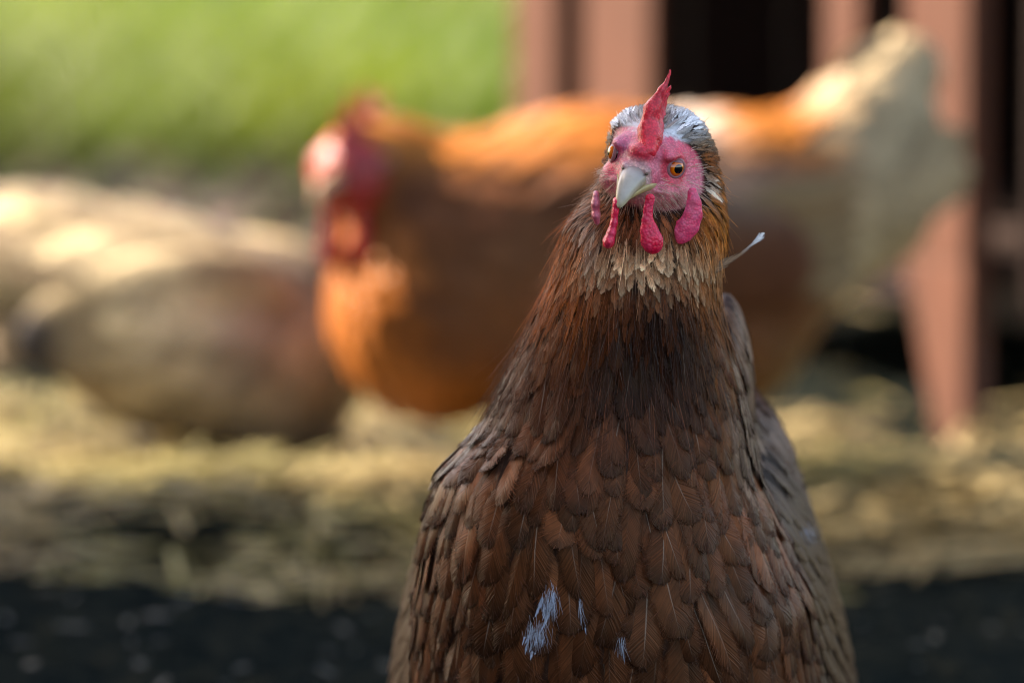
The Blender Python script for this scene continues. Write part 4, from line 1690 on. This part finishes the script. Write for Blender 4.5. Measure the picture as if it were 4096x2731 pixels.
# wing feathers: rows of coverts, then the longer flight feathers
for (s, w, Vw, Qw, bvh) in wings:
    P, N = tri_sample(Vw, Qw, 9000)
    ok = (N[:, 0] * s > -0.2)
    P, N = P[ok], N[ok]
    keep = poisson(P, np.full(len(P), 0.0105))
    bw = Bag()

    def wflow(p):
        return (0.0, 0.55, -0.8)
    for i in sorted(keep, key=lambda q: P[q, 2]):
        f = random.uniform(0.82, 1.15)
        m = lin(70, 49, 36) * f
        g = feather_geo(bvh, P[i], wflow, 0.032, 0.0135, 0.0004, 0.0030, 0.2, PROF_C, lin(58, 44, 36), m, m * 1.15, m * 1.05, ns=6, nu=5, wob=0.14)
        if N[i, 1] < 0.1 and P[i, 2] > 0.10:
            feather_object(g, w, 'covert_feather')
        else:
            bw.put(*g)
    tag(bw.build('wing_plumage', M['feather'], w, HO), kind='stuff')
    for k_ in range(7):
        a = Vector(Vw[np.argmax(Vw[:, 0] * s)]) + Vector((0, 0.02 * k_ - 0.03, -0.01 * k_ - 0.01))
        me = tail_mesh(Vector((0, 0, 0)), Vector((-0.03 * s, 0.9, -0.35)), Vector((s, 0, 0.3)), 0.11, 0.02, lin(96, 74, 58) * random.uniform(0.85, 1.1))
        add('flight_feather', me, M['feather'], w, tuple(np.array(a) - HO))

# tail feathers behind
for k_ in range(10):
    s = 1 if k_ % 2 else -1
    j = k_ // 2
    d = Vector((s * 0.06 * (j + 1), 0.8 - 0.05 * j, 0.55 - 0.12 * j))
    add('tail_feather', tail_mesh(Vector((0, 0, 0)), d, Vector((s, 0, 0.2)), 0.12, 0.035, lin(104, 74, 56) * random.uniform(0.85, 1.1)), M['feather'], hen, (tx + s * 0.01 - HO[0], 3.24 - HO[1], 0.255 - 0.008 * j))

# ---- fine fibres: frayed hackle edges, face bristles, beard, down
P, N = tri_sample(body_V, body_Q, 60000)
hp = (P - HC) @ HR * 1000.0
fwp = face_weight(hp)
PX, PY = proj(P)
vis = N[:, 1] < 0.35
# hackle fibres
z = P[:, 2]
m = vis & (fwp < 0.3) & (PX < 2880) & (z > 0.262) & (z < 0.402) & (RNG.random(len(P)) < 0.42)
p_, n_ = P[m], N[m]
D = np.array([tuple(flow_main(q)) for q in p_])
D -= n_ * (D * n_).sum(1)[:, None]
D /= np.linalg.norm(D, axis=1)[:, None] + 1e-9
L = np.interp(p_[:, 2], TZ, TL) * (0.5 + 0.7 * RNG.random(len(p_)))
base = np.interp(p_[:, 2], TZ, TW) * 0.10
st = make_strands(p_ + n_ * (0.0012 + base)[:, None], n_, D, L, 0.04 + 0.16 * RNG.random(len(p_)) ** 2, 0.10 * RNG.random(len(p_)), 5, 0.10)
T = np.array([np.array(tint_main(a, b))[2] for a, b in zip(PX[m], PY[m])]) * (0.6 + 1.3 * RNG.random(len(p_)) ** 2)[:, None]
rad_ = np.linspace(0.00008, 0.00003, 5)[None] * (0.7 + 0.6 * RNG.random((len(p_), 1)))
tag(hair('hackle_fibres', st, rad_, T, M['fibre'], hen, HO), kind='stuff')
# face bristles
P2, N2 = tri_sample(body_V, body_Q, 160000)
hp = (P2 - HC) @ HR * 1000.0
fwp = face_weight(hp)
amt = np.clip(sstep(2, -8, hp[:, 2]) * 1.0 + sstep(-2, 8, hp[:, 1]) * 0.6 + sstep(15.5, 18.5, hp[:, 2]) * 1.0 + 0.05, 0, 1) * sstep(-24, -19, hp[:, 1])
m = (fwp > 0.25) & (N2[:, 1] < 0.5) & (RNG.random(len(P2)) < amt)
for e in EYES:
    m &= ((hp - np.array(e)) ** 2).sum(1) > 8.2 ** 2
p_, n_, h_ = P2[m], N2[m], hp[m]
D = p_ - hw(0, -30, -2)[None]
D /= np.linalg.norm(D, axis=1)[:, None]
D = D + np.array((0, 0, -0.45))[None] * sstep(2, -10, h_[:, 2:3])
D -= n_ * (D * n_).sum(1)[:, None]
D /= np.linalg.norm(D, axis=1)[:, None] + 1e-9
L = (0.0022 + 0.0038 * RNG.random(len(p_))) * (1 + 0.9 * sstep(-3, -12, h_[:, 2]))
st = make_strands(p_, n_, D, L, 0.12 + 0.15 * RNG.random(len(p_)), 0.1 * RNG.random(len(p_)), 4, 0.16)
mixw = RNG.random((len(p_), 1))
T = lin(170, 120, 96) * mixw + lin(236, 216, 196) * (1 - mixw)
wc = sstep(15, 18, h_[:, 2:3])
T = T * (1 - wc) + lin(226, 230, 234) * wc
rad_ = np.linspace(0.0001, 0.000045, 4)[None] * (0.7 + 0.6 * RNG.random((len(p_), 1)))
tag(hair('face_bristles', st, rad_, T, M['fibre'], hen, HO), kind='stuff')

m = (hp_all := (P - HC) @ HR * 1000.0)[:, 2] > 17
m &= (N[:, 1] < 0.5) & (RNG.random(len(P)) < 0.10)
p_, n_ = P[m], N[m]
D = np.tile(np.array((0.0, 0.9, 0.5)), (len(p_), 1)) + n_ * 0.4
st = make_strands(p_, n_, D, 0.003 + 0.005 * RNG.random(len(p_)), 0.5 + 0.3 * RNG.random(len(p_)), 0.2 * RNG.random(len(p_)), 4, 0.35)
T = np.tile(lin(72, 54, 40), (len(p_), 1)) * (0.6 + RNG.random(len(p_)))[:, None]
tag(hair('crown_wisps', st, np.tile(np.linspace(0.00012, 0.00004, 4), (len(p_), 1)), T, M['fibre'], hen, HO), kind='stuff')

# barbs standing off the edges of the larger feathers
S_, T_, R_ = [], [], []
for _, (V_, Q_, C_, U_) in single:
    G = V_.reshape(9, 5, 3)
    Cg = C_.reshape(9, 5, 3)
    for _k in range(40):
        t = random.uniform(0.42, 0.98)
        sd_ = random.choice((0, 4))
        ext = random.uniform(1.0, 1.16)
        f0, f1 = t * 8, min(t + random.uniform(0.10, 0.22), 1.0) * 8
        i0, i1 = min(int(f0), 7), min(int(f1), 7)
        p0 = G[i0, 2] + (G[i0 + 1, 2] - G[i0, 2]) * (f0 - i0)
        p1 = G[i1, sd_] + (G[i1 + 1, sd_] - G[i1, sd_]) * (f1 - i1)
        pm = (p0 + p1) / 2
        nb = np.cross(G[i0 + 1, 2] - G[i0, 2], G[i0, 4] - G[i0, 0])
        nb = -nb / (np.linalg.norm(nb) + 1e-9)
        if nb[1] > 0: nb = -nb
        q0 = p0 + (p1 - p0) * random.uniform(0.25, 0.6)
        q1 = p0 + (p1 - p0) * ext
        S_.append(np.array([q0 + nb * 0.0002, (q0 + q1) / 2 + nb * 0.0007, q1 + nb * 0.0004]))
        T_.append(Cg[i0, 2] * random.uniform(0.8, 1.9))
        R_.append(np.array((0.00007, 0.00006, 0.00003)))
tag(hair('feather_barbs', np.array(S_), np.array(R_), np.array(T_), M['fibre'], hen, HO), kind='stuff')

# white down showing between the breast feathers
spots = [(2208, 2385, 22, 46, 110), (2150, 2510, 32, 38, 130), (2322, 2420, 7, 40, 32), (2482, 2550, 14, 22, 36), (3205, 2120, 12, 16, 24)]
bag_w = Bag()
S_, T_, R_ = [], [], []
for (px, py, sx, sy, nn_) in spots:
    for _ in range(nn_):
        q = at(random.gauss(px, sx * 0.6), random.gauss(py, sy * 0.6), 2.5)
        o_ = Vector((0, 0, CAM_H))
        dirv = (q - o_).normalized()
        hit, nrm, _, _ = (wings[0][4] if px > 3150 else bvh_body).ray_cast(o_, dirv)
        if hit is None: continue
        if random.random() < 0.08 and px < 3000:
            wv = lin(186, 200, 222) * random.uniform(0.45, 1.0)
            bag_w.put(*feather_geo(bvh_body, hit, flow_main, random.uniform(0.009, 0.016), random.uniform(0.0018, 0.0036), 0.0008, 0.0034, 0.1, PROF_H, wv * 0.6, wv, wv, wv, ns=5, nu=3, wob=0.3))
        a = np.array(hit + nrm * random.uniform(0.0012, 0.0040))
        d = np.array((random.gauss(0.1, 0.2), -0.1, -1.0)) + np.array(nrm) * 0.05
        d -= np.array(nrm) * d.dot(np.array(nrm)) * 0.9
        d /= np.linalg.norm(d)
        L = random.uniform(0.004, 0.010)
        t = np.linspace(0, 1, 5)[:, None]
        S_.append(a[None] + d[None] * L * t + np.array(nrm)[None] * 0.001 * t)
        T_.append(lin(206, 220, 240) * random.uniform(0.5, 1.1))
        R_.append(np.linspace(0.00005, 0.000015, 5))
tag(bag_w.build('down_feathers', M['hackle'], hen, HO), kind='stuff')
tag(hair('white_down', np.array(S_), np.array(R_), np.array(T_), M['fibre'], hen, HO), kind='stuff')

# the loose neck feather that stands off to one side
cur = [np.array(at(px, py, y)) for px, py, y in ((2850, 1075, 2.800), (2900, 1050, 2.803), (2950, 1025, 2.806), (3000, 985, 2.808), (3035, 955, 2.809), (3058, 932, 2.810))]
tq = np.linspace(0, 1, 12)
cur = np.array([[np.interp(a, np.linspace(0, 1, 6), [c[j] for c in cur]) for j in range(3)] for a in tq])
wq = np.interp(tq, [0, 0.3, 0.6, 0.75, 0.92, 1], [0.004, 0.0016, 0.0007, 0.0014, 0.0022, 0.0006])
tg = np.gradient(cur, axis=0)
sd = np.cross(tg, np.array((0, -1.0, 0.2)))
sd /= np.linalg.norm(sd, axis=1)[:, None]
Vs = np.stack([cur - sd * wq[:, None], cur, cur + sd * wq[:, None]], 1).reshape(-1, 3)
a = (np.arange(11)[:, None] * 3 + np.arange(2)[None]).ravel()
Qs = np.stack([a, a + 1, a + 4, a + 3], 1)
kk = np.repeat(sstep(0.45, 0.8, tq), 3)[:, None]
Cs = lin(140, 112, 88) * (1 - kk) + lin(232, 234, 232) * kk
Us = np.stack([np.tile([-0.8, 0, 0.8], 12), np.repeat(tq * 0.85, 3), np.full(36, 0.3)], 1)
feather_object((Vs, Qs, Cs, Us), hen, 'loose_feather', M['hackle'])

for s in (-1, 1):
    leg_parts(hen, (s * 0.045, 0.04, 0.10), (s * 0.047, 0.055, 0.06), (s * 0.05, 0.03 - 0.02 * s, 0.0), (0, -1, 0), 0.0075)
